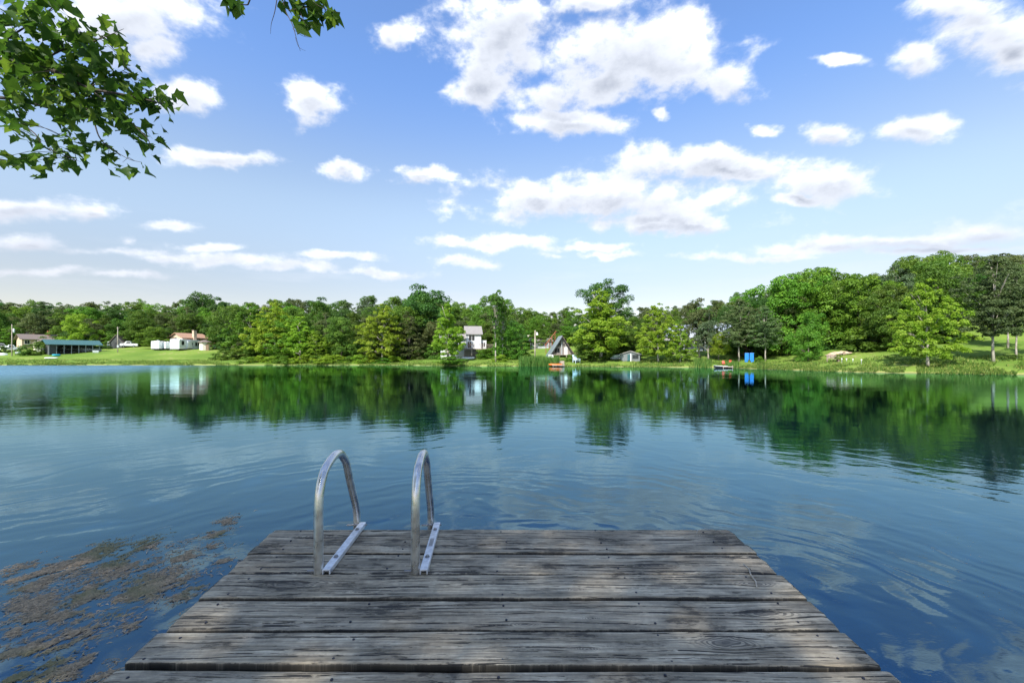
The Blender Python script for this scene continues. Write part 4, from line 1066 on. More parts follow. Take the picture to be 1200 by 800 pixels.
# knots: (x, y, lx, ly)
KN = [(.74, 2.25, .085, .022), (1.10, 1.83, .10, .03), (.83, 1.645, .085, .034), (.28, 1.605, .03, .012), (1.22, 2.63, .06, .02), (-1.22, 2.62, .09, .03),
      (.33, 1.80, .028, .010), (-.22, 2.30, .03, .012), (-1.06, 2.07, .14, .03), (.30, 2.02, .035, .012), (-.98, 2.58, .03, .01), (1.18, 2.07, .07, .02), (.05, 1.76, .05, .012), (-.20, 2.62, .03, .01), (-.75, 1.40, .07, .02), (.9, 1.38, .06, .02), (.45, 2.58, .025, .008)]
V = []; Fc = []; G = []; K = []; B = []; E = []
base = 0
gaps = [.006, .007, .009, .009, .012, .018, .012]
for bi in range(len(edges) - 1):
    ya, yb = edges[bi], edges[bi + 1]
    gp = gaps[min(bi, 6)]
    nyb = 26 if bi < 8 else 6; nxb = 300 if bi < 8 else 30
    rgb = np.random.default_rng(40 + bi)
    jl, jr = rgb.normal(size=2) * .006
    ytop = ya - gp * .5; ybot = yb + gaps[min(bi + 1, 6)] * .5
    th = .038
    # cross-section: bottom, side, rounded arris, top, arris, side, bottom
    u = np.linspace(0, 1, nyb)
    ys_prof = np.concatenate([[0, 0, .0], u, [1, 1, 1]])
    zs_prof = np.concatenate([[-th, -th * .6, -.012], -.006 * np.exp(-((u) / .018) ** 2) - .006 * np.exp(-((1 - u) / .018) ** 2), [-.012, -th * .6, -th]])
    xs_ = np.linspace(0, 1, nxb); P_ = len(ys_prof)
    yy_ = ybot + (ytop - ybot) * ys_prof[None, :] * np.ones((nxb, 1))
    wob = (fbm(xs_ * 9 + bi * 13, xs_ * 0 + bi, 4, 9) - .5) * .012
    wob2 = (fbm(xs_ * 9 + bi * 13 + 50, xs_ * 0 + bi, 4, 9) - .5) * .012
    yy_ += wob[:, None] * (1 - ys_prof)[None] + wob2[:, None] * ys_prof[None]
    if bi == 5:   # the widest gap, open toward the left
        yy_ += (.022 * (1 - xs_) ** 1.5)[:, None] * (1 - ys_prof)[None]
    endj = (fbm(yy_ * 30, yy_ * 0 + 3 + bi, 3, 4) - .5) * .016
    x0_ = dl((ya + yb) / 2) * 0 + np.vectorize(dl)(yy_) + jl; x1_ = np.vectorize(dr)(yy_) + jr
    xx_ = x0_ + (x1_ - x0_) * xs_[:, None]
    xx_ += endj * (np.exp(-(xs_ / .01))[:, None] - np.exp(-((1 - xs_) / .01))[:, None])
    cup = .003 * (2 * ys_prof - 1) ** 2
    zz_ = DECKZ + zs_prof[None] + cup[None] * (1 if bi % 2 else -1) + (fbm(xs_ * 4 + bi * 5, xs_ * 0, 2, 12)[:, None] - .5) * .006
    zz_ += (fbm(xx_ * 6, yy_ * 90 + bi, 3, 14) - .5) * .0022
    zz_ -= .004 * np.exp(-(xs_ / .004))[:, None] + .004 * np.exp(-((1 - xs_) / .004))[:, None]
    V.append(np.stack([xx_.ravel(), yy_.ravel(), zz_.ravel()], 1))
    g = yy_.copy(); rho_ = np.full(g.shape, 9.)
    for kx, ky, lx, ly in KN:
        if not (yb - .03 < ky < ya + .03): continue
        d2 = ((xx_ - kx) / lx) ** 2 + ((yy_ - ky) / ly) ** 2
        g = ky + (g - ky) * (1 - .93 * np.exp(-d2 * .5)); rho_ = np.minimum(rho_, np.sqrt(d2))
    g += (fbm(xx_ * 1.3 + bi * 3, yy_ * 2, 3, 22) - .5) * .05
    rho_ += (fbm(xx_ * 14, yy_ * 34, 4, 31) - .5) * 1.0
    G.append(g.ravel()); K.append(rho_.ravel()); B.append(np.full(g.size, float(bi)))
    ee = np.maximum(np.exp(-ys_prof / .05), np.exp(-(1 - ys_prof) / .05))[None] * np.ones((nxb, 1))
    ee = np.maximum(ee, np.maximum(np.exp(-xs_ / .006), np.exp(-(1 - xs_) / .006))[:, None] * .6)
    E.append(ee.ravel())
    i0 = (np.arange(nxb - 1)[:, None] * P_ + np.arange(P_ - 1)[None]).ravel() + base
    Fc.append(np.stack([i0, i0 + P_, i0 + P_ + 1, i0 + 1], 1))
    # underside and ends
    a = base + np.arange(nxb - 1) * P_
    Fc.append(np.stack([a, a + P_ - 1, a + 2 * P_ - 1, a + P_], 1))
    for ix in (0, nxb - 1):
        q0 = base + ix * P_; h2 = P_ // 2
        for j in range(h2 - (1 if P_ % 2 == 0 else 0)):
            r_ = [q0 + j, q0 + j + 1, q0 + P_ - 2 - j, q0 + P_ - 1 - j]
            if len(set(r_)) == 4: Fc.append(np.array([r_ if ix == 0 else r_[::-1]]))
    base += nxb * P_
me = np_mesh('deck_boards', np.concatenate(V), np.concatenate(Fc), MAT['deck'], attrs={'grain': np.concatenate(G), 'knot': np.concatenate(K), 'board': np.concatenate(B), 'edge': np.concatenate(E)})
link(bpy.data.objects.new('deck_boards', me), dock)
# under-structure
MAT['joist'] = bark_mat('joist_wood', (.02, .017, .014), (.07, .06, .05))
for x_ in (-1.36, -.64, -.05, .55, 1.22): MB().box(x_ - .04, x_ + .04, -2.85, 2.66, DECKZ - .23, DECKZ - .046).build('joist', MAT['joist'], dock)
MB().box(-1.44, 1.33, 2.662, 2.70, DECKZ - .235, DECKZ - .046).build('rim_board', MAT['joist'], dock)
for x_ in (-1.28, 1.14):
    for y_ in (2.4, .2, -2.2): MB().tube([(x_, y_, -1.6), (x_, y_, DECKZ - .232)], .085, 12).build('post', MAT['joist'], dock)
nm = MB().tube([(0, 0, -.004), (0, 0, .0012), (0, 0, .0030)], [.0050, .0052, .0028], 10).mesh('nail', plain('rusty_nail', (.05, .055, .075), .5, .6, var=.5, scale=200))
for bi in range(8):
    ya, yb = edges[bi], edges[bi + 1]
    for x_ in (-1.30, -.635, -.045, .56, 1.20):
        for f_ in ((.2, .8) if ya - yb > .15 else (.5,)):
            o = bpy.data.objects.new('nail', nm); link(o, dock)
            o.location = (x_ + rng.normal() * .016, ya + (yb - ya) * (f_ + rng.normal() * .04), DECKZ + .001); o.rotation_euler = (rng.normal() * .12, rng.normal() * .12, 0)
# ------------------------------------------------------------------ ladder
m, t = new_mat('brushed_steel')
p = t.obj(); n_ = t.noise(t.vm('MULTIPLY', p, (1, 1, 1)), 14, 5, .6); n2_ = t.noise(p, 120, 3, .6)
c = t.mix(t.mr(n_, .35, .65), (.55, .53, .49), (.74, .73, .70))
b = t.n('ShaderNodeBsdfPrincipled', Base__Color=c, Metallic=.9, Roughness=t.mr(n_, .3, .7, .22, .40)); t.set(b.inputs['Normal'], t.bump(n2_, .0006, .5)); t.out(b.outputs[0]); MAT['steel'] = m
m, t = new_mat('galvanised_aluminium')
p = t.obj(); n_ = t.noise(p, 30, 5, .6)
c = t.mix(t.mr(n_, .35, .65), (.55, .57, .60), (.74, .76, .78))
b = t.n('ShaderNodeBsdfPrincipled', Base__Color=c, Metallic=.35, Roughness=.42); t.set(b.inputs['Normal'], t.bump(n_, .0008, .6)); t.out(b.outputs[0]); MAT['alu'] = m
MAT['bolt'] = plain('dull_bolt', (.30, .31, .33), .4, .8, scale=80)
lad = thing('swim_ladder', 'grey metal dock ladder with two tall looped handrails', 'ladder', (0, 0, DECKZ))
def smooth(P, m_=6):
    P = [Vector(q) for q in P]; out = []
    for i in range(len(P) - 1):
        a, b_, c_, d_ = P[max(i - 1, 0)], P[i], P[i + 1], P[min(i + 2, len(P) - 1)]
        for k_ in range(m_):
            s_ = k_ / m_; out.append(.5 * ((2 * b_) + (c_ - a) * s_ + (2 * a - 5 * b_ + 4 * c_ - d_) * s_ ** 2 + (-a + 3 * b_ - 3 * c_ + d_) * s_ ** 3))
    return out + [P[-1]]
for xn, xf, sgn in ((-.982, -1.012, 1), (-.490, -.530, 1)):
    prof = [(2.165, .0), (2.165, .12), (2.165, .24), (2.167, .34), (2.185, .42), (2.235, .495), (2.31, .530), (2.39, .548), (2.47, .541), (2.535, .50), (2.585, .45), (2.64, .345), (2.70, .24), (2.745, .165), (2.775, .10), (2.785, .02), (2.785, -.3), (2.785, -.75), (2.785, -1.3)]
    P_ = smooth([(lerp(xn, xf, (y - 2.165) / .62), y, z) for y, z in prof], 6)
    MB().tube(P_, .0228, 20).build('handrail', MAT['steel'], lad)
    # angle bracket lying on the boards beside the rail
    x0 = .028
    a = math.atan2(xf - xn, .62)
    br = MB()
    br.prism([(0, .004), (.006, .004), (.006, .022), (.034, .022), (.034, .004), (.040, .004), (.040, .028), (0, .028)], 0, .62, 'y')
    bo = br.build('mounting_bracket', MAT['alu'], lad, bevel=.0012)
    bo.location = (xn + x0 - .004, 2.150, 0); bo.rotation_euler = (0, 0, -a)
    for yb_ in (.14, .50):
        bt = MB().tube([(.020, yb_, .028), (.020, yb_, .0305)], .0125, 16).tube([(.020, yb_, .0305), (.020, yb_, .038)], .009, 6, smooth=False).build('bolt', MAT['bolt'], bo)
    for yb_ in (.014, .62 - .012):
        MB().tube([(-.078, yb_, .016), (.048, yb_, .016)], .006, 8).build('bolt', MAT['bolt'], bo)
    if xn > -.6: MB().box(.009, .031, .27, .37, .0282, .0292).build('maker_plate', MAT['bolt'], bo)
for k_ in range(3):
    z_ = -.30 - k_ * .3
    MB().box(-1.012 + .02, -.530 - .02, 2.745, 2.825, z_ - .012, z_ + .012).build('rung', MAT['alu'], lad)

# twigs on the dock
MAT['twig'] = plain('dry_twig', (.42, .38, .31), .8, var=.3, scale=60)
tw = MB().tube([(1.217, 2.245, DECKZ + .012), (1.222, 2.20, DECKZ + .008), (1.198, 2.14, DECKZ + .007), (1.188, 2.08, DECKZ + .007), (1.165, 2.03, DECKZ + .006)], [.0022, .0032, .0034, .0034, .0028], 6).build('twig', MAT['twig'])
tag(tw, 'pale dry twig lying across the third and fourth boards near the right edge', 'twig')
tw = MB().tube([(1.14, 2.64, DECKZ + .006), (1.17, 2.69, DECKZ + .008), (1.23, 2.71, DECKZ + .01), (1.31, 2.68, DECKZ + .008)], [.0012, .0018, .0018, .0010], 5).build('grass_stalk', MAT['twig'])
tag(tw, 'thin curved dry grass stalk on the outermost board', 'grass stalk')

# ------------------------------------------------------------------ floating weeds
PA = [(60, 668, 62, 13, 1), (110, 650, 52, 11, 1.2), (172, 638, 34, 7, 1), (150, 665, 50, 13, .7), (188, 684, 44, 13, 1), (168, 694, 26, 8, 1), (215, 652, 26, 9, .6), (264, 612, 16, 6, 1), (256, 625, 22, 5, 1), (248, 640, 10, 3, .8), (262, 657, 14, 3, .8),
      (104, 697, 22, 12, 1.1), (36, 708, 28, 10, 1.1), (62, 722, 34, 7, .9), (90, 742, 30, 11, .7), (150, 735, 18, 5, .9), (16, 765, 28, 8, 1.2), (50, 757, 40, 10, .5), (80, 782, 36, 12, .7), (122, 796, 20, 8, .6), (100, 772, 10, 5, 1.1), (215, 700, 20, 5, .5), (40, 688, 20, 5, 1), (15, 795, 20, 8, .8), (232, 690, 14, 4, .4), (15, 740, 20, 6, .5)]
m, t = new_mat('pond_weed')
tn = t.attr('tone'); c = t.mix(tn, (.14, .105, .055), (.46, .33, .19)); c = t.mix(t.mr(t.noise(t.geo(), 1.6, 3), .48, .62, 0, .7), c, (.14, .14, .04))
b = t.n('ShaderNodeBsdfPrincipled', Base__Color=c, Roughness=.6); t.out(b.outputs[0]); MAT['weed'] = m
vs = []; pts = []
for cx, cy, rx, ry, w_ in PA:
    n = int(rx * ry * 7.5 * w_)
    a = rng.random(n) * 6.28; r = np.abs(rng.normal(size=n)) * .75
    px_, py_ = cx + rx * r * np.cos(a), cy + ry * r * np.sin(a) - (r * np.cos(a)) * ry * .8
    Yw = F * CAMZ / (py_ - HY); Xw = (px_ - 600) / F * Yw
    # ragged: streaky noise along the drift direction
    u_ = Xw * .52 + Yw * .85; v_ = Xw * .85 - Yw * .52
    nz = .5 * fbm(u_ * 3.5, v_ * 10, 3, 50) + .5 * fbm(u_ * 14, v_ * 34, 3, 57)
    kp = nz + .10 * (1 - r) + rng.normal(size=n) * .03 > .535
    pts.append(np.stack([Xw, Yw], 1)[kp])
n = 2400; a_ = rng.random(n); px_ = 255 * a_ + rng.normal(size=n) * 22; py_ = 706 - 70 * a_ + np.abs(rng.normal(size=n)) * 46 - 8
Yw = F * CAMZ / (py_ - HY); Xw = (px_ - 600) / F * Yw; kp = fbm((Xw * .52 + Yw * .85) * 5, (Xw * .85 - Yw * .52) * 16, 4, 91) > .50
pts.append(np.stack([Xw, Yw], 1)[kp])
pts = np.concatenate(pts)
onboard = (pts[:, 0] > -1.62) & (pts[:, 1] < 2.8)
pts = pts[~onboard]
n = len(pts); print('weed strands', n)
th_ = math.atan2(.85, .52) + rng.normal(size=n) * .75
L_ = .010 + .028 * rng.random(n) ** 1.5; Wd_ = .0016 + .003 * rng.random(n)
dx_ = np.stack([np.cos(th_), np.sin(th_)], 1); dn_ = np.stack([-dx_[:, 1], dx_[:, 0]], 1)
z_ = .001 + .008 * rng.random(n)
bend = rng.normal(size=n) * .3
def v3(P, z): return np.concatenate([P, z[:, None]], 1)
A_ = pts - dx_ * L_[:, None]; Bm = pts + dn_ * (bend * L_)[:, None]; C_ = pts + dx_ * L_[:, None]
v = np.stack([v3(A_, z_ * .3), v3(Bm - dn_ * Wd_[:, None], z_), v3(C_, z_ * .5), v3(Bm + dn_ * Wd_[:, None], z_ + .002)], 1).reshape(-1, 3)
o = bpy.data.objects.new('pond_weed', np_mesh('pond_weed', v, np.arange(n * 4).reshape(-1, 4), MAT['weed'], fattrs={'tone': rng.random(n)})); link(o)
tag(o, 'brown and olive pond weed floating beside the left edge of the dock', 'pond weed', kind='stuff')
# small dark seeds and dust drifting at right
q = rng.random((700, 2)); px_ = 760 + q[:, 0] * 440; py_ = 560 + q[:, 1] * 240
Yw = F * CAMZ / (py_ - HY); Xw = (px_ - 600) / F * Yw; kp = (Xw > 1.5) & (fbm(Xw * 1.1, Yw * 1.1, 3, 71) > .52); Xw, Yw = Xw[kp], Yw[kp]; n = len(Xw)
sz = .0018 + .0022 * rng.random(n)
v = np.stack([np.stack([Xw - sz, Yw, sz * 0 + .003], 1), np.stack([Xw, Yw - sz, sz * 0 + .002], 1), np.stack([Xw + sz, Yw, sz * 0 + .003], 1), np.stack([Xw, Yw + sz, sz * 0 + .004], 1)], 1).reshape(-1, 3)
o = bpy.data.objects.new('floating_specks', np_mesh('floating_specks', v, np.arange(n * 4).reshape(-1, 4), MAT['weed'], fattrs={'tone': rng.random(n) * .2})); link(o)
tag(o, 'tiny dark specks floating on the water right of the dock', 'debris', kind='stuff')

# ------------------------------------------------------------------ overhanging tree
LEAF = [(0, 0), (.10, .04), (.36, -.06), (.30, .10), (.50, .30), (.32, .34), (.30, .46), (.20, .44), (.13, .62), (.09, .66), (0, 1.0)]
LEAF = [(0, 0), (.17, -.02), (.45, -.03), (.39, .15), (.57, .42), (.37, .43), (.30, .55), (.17, .76), (0, 1.0)]
lo = np.array(LEAF + [(-a, b) for a, b in LEAF[1:-1][::-1]])
nl = len(lo)
def leaves(P, size, droop=.5, seed=1, zs=None):
    rg = np.random.default_rng(seed); n = len(P)
    az_ = rg.random(n) * 6.28; tilt = -(.25 + .9 * rg.random(n)) * droop * 1.4
    a = np.stack([np.cos(az_) * np.cos(tilt), np.sin(az_) * np.cos(tilt), np.sin(tilt)], 1)   # leaf axis
    r0 = rg.normal(size=(n, 3)) * .5 + np.array([0, 0, 1.]); s_ = np.cross(a, r0); s_ /= np.linalg.norm(s_, axis=1, keepdims=True); nn = np.cross(s_, a)
    sz = size * (.55 + .75 * rg.random(n))
    cup = .25 + .25 * rg.random(n); curl = rg.normal(size=n) * .12
    verts = np.zeros((n, nl + 1, 3))
    for j, (u, v) in enumerate(lo):
        verts[:, j] = P + s_ * (u * sz)[:, None] + a * (v * sz)[:, None] + nn * ((abs(u) * cup - v * v * .18 + curl * v) * sz)[:, None]
    verts[:, nl] = P + a * (.38 * sz)[:, None] + nn * ((-.03) * sz)[:, None]
    b_ = np.arange(n)[:, None] * (nl + 1); f = []
    for j in range(nl): f.append(np.stack([b_[:, 0] + nl, b_[:, 0] + j, b_[:, 0] + (j + 1) % nl], 1))
    f = np.stack(f, 1).reshape(-1, 3)
    tone = np.repeat(rg.random(n), nl)
    return verts.reshape(-1, 3), f, tone
def ip(px, py, d): return Vector(((px - 600) / F * d, d, CAMZ + (HY - py) / F * d))
tx, ty = -8.2, -6.2; tz0 = tz(tx, ty)
fore = thing('overhanging_tree', 'tree whose leafy limbs hang over the dock at the upper left', 'tree', (tx, ty, tz0))
T0 = Vector((tx, ty, tz0))
wood = MB(); trunk = MB()
def W(pts, rads, n=8): wood.tube([tuple(Vector(q) - T0) for q in pts], rads, n)
tr_pts = [(tx, ty, tz0 - .3), (tx + .1, ty + .1, 2.2), (tx + .5, ty + .4, 4.6), (tx + .7, ty + .9, 7.2), (tx + .9, ty + 1.0, 10), (tx + 1.2, ty + .2, 13.5)]
trunk.tube([tuple(Vector(q) - T0) for q in smooth(tr_pts, 4)], [.42 - .35 * i / 20 for i in range(21)], 14)
trunk.build('trunk', MAT['bark'], fore)
lim = []     # polylines of limb points in view
def limb(img, r0, r1, d=5.5, seg=5):
    P_ = smooth([ip(a, b, c if c else d) for a, b, c in img], seg)
    n = len(P_); W(P_, [lerp(r0, r1, i / (n - 1)) for i in range(n)], 6); lim.extend([(q, lerp(r0, r1, i / (n - 1))) for i, q in enumerate(P_)]); return P_
# main limb from the trunk to the left picture edge
W(smooth([(tx + .4, ty + .3, 4.3), (-8.3, -3.2, 5.3), (-8.0, .5, 5.6), (-7.6, 3.6, 5.7), tuple(ip(-60, 60, 5.6))], 5), [.17 - .12 * i / 20 for i in range(21)], 10)
limb([(-60, 60, 5.6), (-10, 70, 5.5), (30, 76, 5.4), (65, 84, 5.3), (103, 103, 5.2), (150, 112, 5.1), (200, 124, 5.0)], .045, .005)
limb([(-60, 60, 5.6), (-20, 108, 5.7), (20, 117, 5.7), (70, 130, 5.6), (100, 138, 5.5)], .03, .005)
limb([(72, 87, 5.3), (90, 112, 5.3), (108, 138, 5.3), (116, 160, 5.2), (127, 172, 5.2), (150, 186, 5.1), (165, 190, 5.1)], .012, .002)
limb([(10, 117, 5.7), (28, 145, 5.6), (42, 158, 5.5), (52, 172, 5.5), (78, 183, 5.4), (95, 190, 5.4)], .010, .002)
limb([(-60, 60, 5.6), (-30, 170, 5.8), (8, 188, 5.8), (35, 190, 5.7)], .02, .002)
limb([(40, 78, 5.4), (70, 60, 5.4), (100, 52, 5.3), (122, 44, 5.2), (145, 34, 5.2)], .014, .002)
limb([(-20, 70, 5.5), (10, 45, 5.6), (40, 25, 5.6), (66, 4, 5.6), (70, -20, 5.6)], .014, .003)
limb([(30, 30, 5.6), (58, 14, 5.5), (68, 6, 5.5)], .006, .002)
limb([(103, 103, 5.2), (130, 90, 5.1), (146, 82, 5.1)], .006, .002)
limb([(110, 108, 5.2), (135, 128, 5.1), (158, 148, 5.1), (174, 164, 5.0), (176, 176, 5.0)], .007, .002)
limb([(28, 145, 5.6), (58, 152, 5.5), (82, 165, 5.4), (100, 170, 5.4)], .005, .0015)
# second limb overhead, dipping into the top of the view
W(smooth([(tx + .75, ty + .9, 7.4), (-5.5, -2.6, 8.6), (-3.6, .8, 8.0), (-2.6, 3.0, 6.6), tuple(ip(300, -22, 4.5))], 5), [.12 - .10 * i / 20 for i in range(21)], 8)
limb([(300, -22, 4.5), (292, 2, 4.5), (288, 6, 4.5), (272, 3, 4.5)], .010, .003)
limb([(300, -22, 4.5), (328, -4, 4.5), (335, 14, 4.5), (343, 30, 4.45), (348, 48, 4.4), (352, 60, 4.4)], .008, .0015)
limb([(325, -4, 4.5), (322, 14, 4.5), (318, 28, 4.5), (317, 40, 4.5)], .005, .0012)
limb([(343, 34, 4.45), (354, 42, 4.4), (364, 44, 4.4)], .003, .001)
limb([(346, 44, 4.45), (350, 55, 4.4), (358, 60, 4.4)], .002, .001)
limb([(300, -22, 4.5), (350, -8, 4.4), (375, 8, 4.4), (398, 16, 4.4)], .007, .0015)
limb([(338, 12, 4.5), (355, 10, 4.4), (366, 8, 4.4)], .003, .001)
limb([(352, 14, 4.4), (356, 26, 4.4), (362, 32, 4.4)], .003, .001)
EL = [(14, 18, 26, 20, 70), (20, 58, 34, 22, 120), (30, 92, 40, 22, 130), (62, 40, 24, 20, 50), (66, 84, 30, 18, 80), (75, 116, 28, 14, 50), (55, 125, 26, 10, 40), (98, 42, 20, 14, 34), (110, 64, 22, 14, 34), (125, 86, 24, 14, 44),
      (115, 112, 28, 13, 60), (150, 106, 26, 11, 48), (186, 120, 20, 8, 46), (150, 128, 24, 11, 42), (125, 138, 16, 9, 22), (160, 148, 14, 9, 24), (172, 167, 9, 11, 22), (140, 188, 20, 8, 32), (5, 148, 18, 10, 30), (14, 190, 20, 11, 44),
      (44, 160, 10, 8, 14), (78, 163, 22, 7, 26), (75, 182, 20, 7, 20), (90, 192, 12, 6, 14), (135, 36, 14, 9, 18), (142, 54, 6, 10, 8), (65, 12, 10, 12, 14), (160, 88, 16, 5, 6), (40, 5, 20, 8, 20), (3, 120, 12, 16, 20)]
LP = []
rgl = np.random.default_rng(77)
limv = np.array([tuple(q) for q, r in lim])
def scatter(px, py, d):
    P_ = ip(px, py, d); LP.append(tuple(P_)); return P_
for cx, cy, rx, ry, n in EL:
    k_ = int(n * .78)
    nc = max(2, k_ // 7)
    for c_ in range(nc):
        a = rgl.random() * 6.28; r = math.sqrt(rgl.random())
        qx, qy, d = cx + rx * r * math.cos(a), cy + ry * r * math.sin(a), 4.9 + rgl.random() * .9
        P_ = ip(qx, qy, d)
        i = int(np.argmin(((limv - np.array(P_)) ** 2).sum(1))); Q = Vector(limv[i])
        mid = (P_ + Q) / 2 + Vector((0, 0, .05))
        if (P_ - Q).length > .12: W([Q, mid, P_], [.004, .003, .0015], 4)
        for j in range(k_ // nc):
            f_ = .45 + .55 * rgl.random()
            R_ = Q.lerp(P_, f_) + Vector(rgl.normal(size=3) * .085); LP.append(tuple(R_))
for cx, cy, rx, ry, n in ((268, 2, 9, 5, 7), (280, 8, 6, 4, 5), (348, 8, 10, 6, 9), (338, -4, 10, 4, 6), (351, 24, 4, 8, 5), (368, 6, 9, 5, 8), (378, 16, 9, 7, 9), (394, 18, 8, 6, 8), (366, 26, 6, 5, 4), (388, 26, 6, 4, 3), (330, 6, 6, 4, 3)):
    for j in range(n): LP.append(tuple(ip(cx + rx * rgl.normal() * .6, cy + ry * rgl.normal() * .6 - 3, 4.4 + rgl.random() * .2)))
v1, f1, t1 = leaves(np.array(LP), .130, seed=3)
# the crown behind and above the dock, outside the view, that shades it
n = 5000; rgc = np.random.default_rng(8)
nc = 210; cc_ = np.stack([-9.6 + rgc.normal(size=nc) * 2.2, -5.5 + rgc.normal(size=nc) * 2.7, 8.6 + rgc.normal(size=nc) * 1.9], 1)
ix = rgc.integers(0, nc, n); dd = rgc.normal(size=(n, 3)) * np.array([.75, .75, .38]); P_ = cc_[ix] + dd
n = 23000; c3 = np.stack([-5.9 + rgc.normal(size=120) * 2.3, -10.4 + rgc.normal(size=120) * 2.4, 12.8 + rgc.normal(size=120) * 1.2], 1)
HI = c3[rgc.integers(0, 120, n)] + rgc.normal(size=(n, 3)) * np.array([1.6, 1.6, .8])
infr = (P_[:, 1] > .2) & (np.abs(P_[:, 0]) < 1.26 * P_[:, 1] + .3) & ((P_[:, 2] - CAMZ) < .90 * P_[:, 1] + .35)
P_ = P_[~infr & (P_[:, 2] > 3.6)]
v2, f2, t2 = leaves(P_, .25, seed=4)
v4, f4, t4 = leaves(HI, .13, seed=6); f2 = np.concatenate([f2, f4 + len(v2)]); v2 = np.concatenate([v2, v4]); t2 = np.concatenate([t2, t4])
me = np_mesh('foliage', np.concatenate([v1, v2]) - np.array([tx, ty, tz0]), np.concatenate([f1, f2 + len(v1)]), MAT['leaf_fore'], fattrs={'tone': np.concatenate([t1, t2])})
link(bpy.data.objects.new('foliage', me), fore)
for c_ in cc_[::3]:
    if c_[1] < -.5 or c_[2] > 1.2 * c_[1] + 4:
        i_ = np.random.default_rng(int(abs(c_[0] * 100))).integers(0, 3)
        s0 = Vector(tr_pts[2 + i_]); W([s0, (s0 + Vector(c_)) / 2 + Vector((0, 0, .4)), c_], [.07, .035, .01], 5)
for c_ in c3[::2]:
    s0 = Vector((tx + .9, ty + .6, 9.6)) ; W([s0, (s0 + Vector(c_)) / 2 + Vector((0, 0, .5)), c_], [.06, .035, .01], 5)
wood.build('branches', MAT['bark_dark'], fore)
# ------------------------------------------------------------------ sky, sun, camera
SUN = Vector((-.34, -.66, .70)).normalized()
elev = math.asin(SUN.z)
w = bpy.data.worlds.new('World'); SC.world = w; w.use_nodes = True
w.node_tree.nodes.clear(); t = NT(w.node_tree)
tc = t.nt.nodes.new('ShaderNodeTexCoord').outputs['Generated']
sky = t.nt.nodes.new('ShaderNodeTexSky'); sky.sky_type = 'NISHITA'; sky.sun_disc = False
sky.sun_elevation = elev; sky.sun_rotation = math.atan2(SUN.x, SUN.y); sky.air_density = 1.0; sky.dust_density = .6; sky.ozone_density = 2.0; sky.altitude = 200
d = t.vm('NORMALIZE', tc); s = t.n('ShaderNodeSeparateXYZ', Vector=d)
dx, dy, dz = s.outputs[0], s.outputs[1], s.outputs[2]
el = t.m('ARCSINE', dz)
# bearings on a distant wall of cloud to the north: u east, v up
yy_ = t.m('MAXIMUM', dy, .08)
ae = t.n('ShaderNodeCombineXYZ', X=t.m('DIVIDE', dx, yy_), Y=t.m('DIVIDE', dz, yy_), Z=0.).outputs[0]
q = t.vm('MULTIPLY', d, (1, 1, 1.5))
wv = t.n('ShaderNodeTexNoise', Vector=q, Scale=6., Detail=5., Roughness=.62).outputs['Color']
aw = t.vm('ADD', ae, t.vm('MULTIPLY', t.vm('SUBTRACT', wv, (.5, .5, .5)), (.17, .075, 0)))
aw2 = t.vm('ADD', aw, (-.015, .045, 0))
CL = [(590, 45, 62, 58), (565, 105, 38, 20), (600, 12, 60, 26), (740, 62, 104, 50), (800, 85, 70, 26), (852, 98, 36, 22), (700, 95, 66, 24), (665, 145, 64, 15), (560, 70, 30, 45), (690, 5, 60, 14),
      (150, 22, 92, 38), (165, 60, 54, 22), (208, 114, 38, 22), (367, 118, 30, 24), (460, 38, 20, 15), (265, 183, 58, 9), (403, 200, 28, 10), (495, 205, 30, 10),
      (700, 228, 132, 25), (790, 264, 116, 13), (620, 232, 45, 20), (815, 187, 96, 18), (850, 200, 70, 10), (970, 212, 62, 20), (975, 158, 30, 15), (1072, 152, 40, 15), (1075, 68, 32, 20),
      (1150, 30, 62, 36), (1180, 68, 30, 20), (1120, 8, 66, 18), (888, 153, 18, 8), (770, 135, 13, 8), (985, 70, 26, 6), (940, 235, 30, 6),
      (30, 243, 76, 13), (100, 250, 38, 12), (35, 287, 50, 11), (145, 284, 18, 7), (190, 267, 34, 8), (130, 296, 84, 7), (200, 302, 64, 6), (270, 305, 64, 8), (350, 312, 66, 7), (440, 320, 66, 6), (240, 290, 60, 6), (20, 318, 60, 6), (400, 300, 50, 5), (700, 300, 60, 4), (655, 110, 40, 20),
      (60, 318, 66, 6), (140, 322, 56, 5), (575, 284, 90, 8), (680, 291, 54, 6), (540, 305, 38, 7), (950, 292, 94, 7), (1060, 284, 110, 10), (1170, 274, 60, 14), (1120, 296, 120, 6), (880, 302, 80, 5),
      (-80, 60, 60, 60), (-60, 250, 60, 14), (1260, 60, 70, 50), (1290, 250, 80, 20), (300, -90, 130, 40), (800, -110, 160, 40), (560, -170, 90, 40)]
SKYTOP = (.86, 1.0, 1.2); SKYMID = (1.2, 1.02, .86); SKYLOW = (.79, .62, .54)
fld = f2 = None
for cx, cy, rx, ry in CL:
    a0, e0, ra, re = (cx - 600) / F, (HY - cy) / F, rx / F, ry / F
    sc_, of_ = (1 / ra, 1 / re, 0), (-a0 / ra, -e0 / re, 0)
    L = t.vm('LENGTH', t.vm('MULTIPLY_ADD', aw, sc_, of_))
    fld = L if fld is None else t.m('SMOOTH_MIN', fld, L, .3)
    if ry >= 9:
        L = t.vm('LENGTH', t.vm('MULTIPLY_ADD', t.vm('ADD', aw, (0, min(re * .9, .06), 0)), sc_, of_))
        f2 = L if f2 is None else t.m('MINIMUM', f2, L)
base = t.m('SUBTRACT', 1.42, fld)                       # >0 inside
under = t.mr(f2, .3, 1.25, 1, 0)                          # cloud still above this point: its shaded base
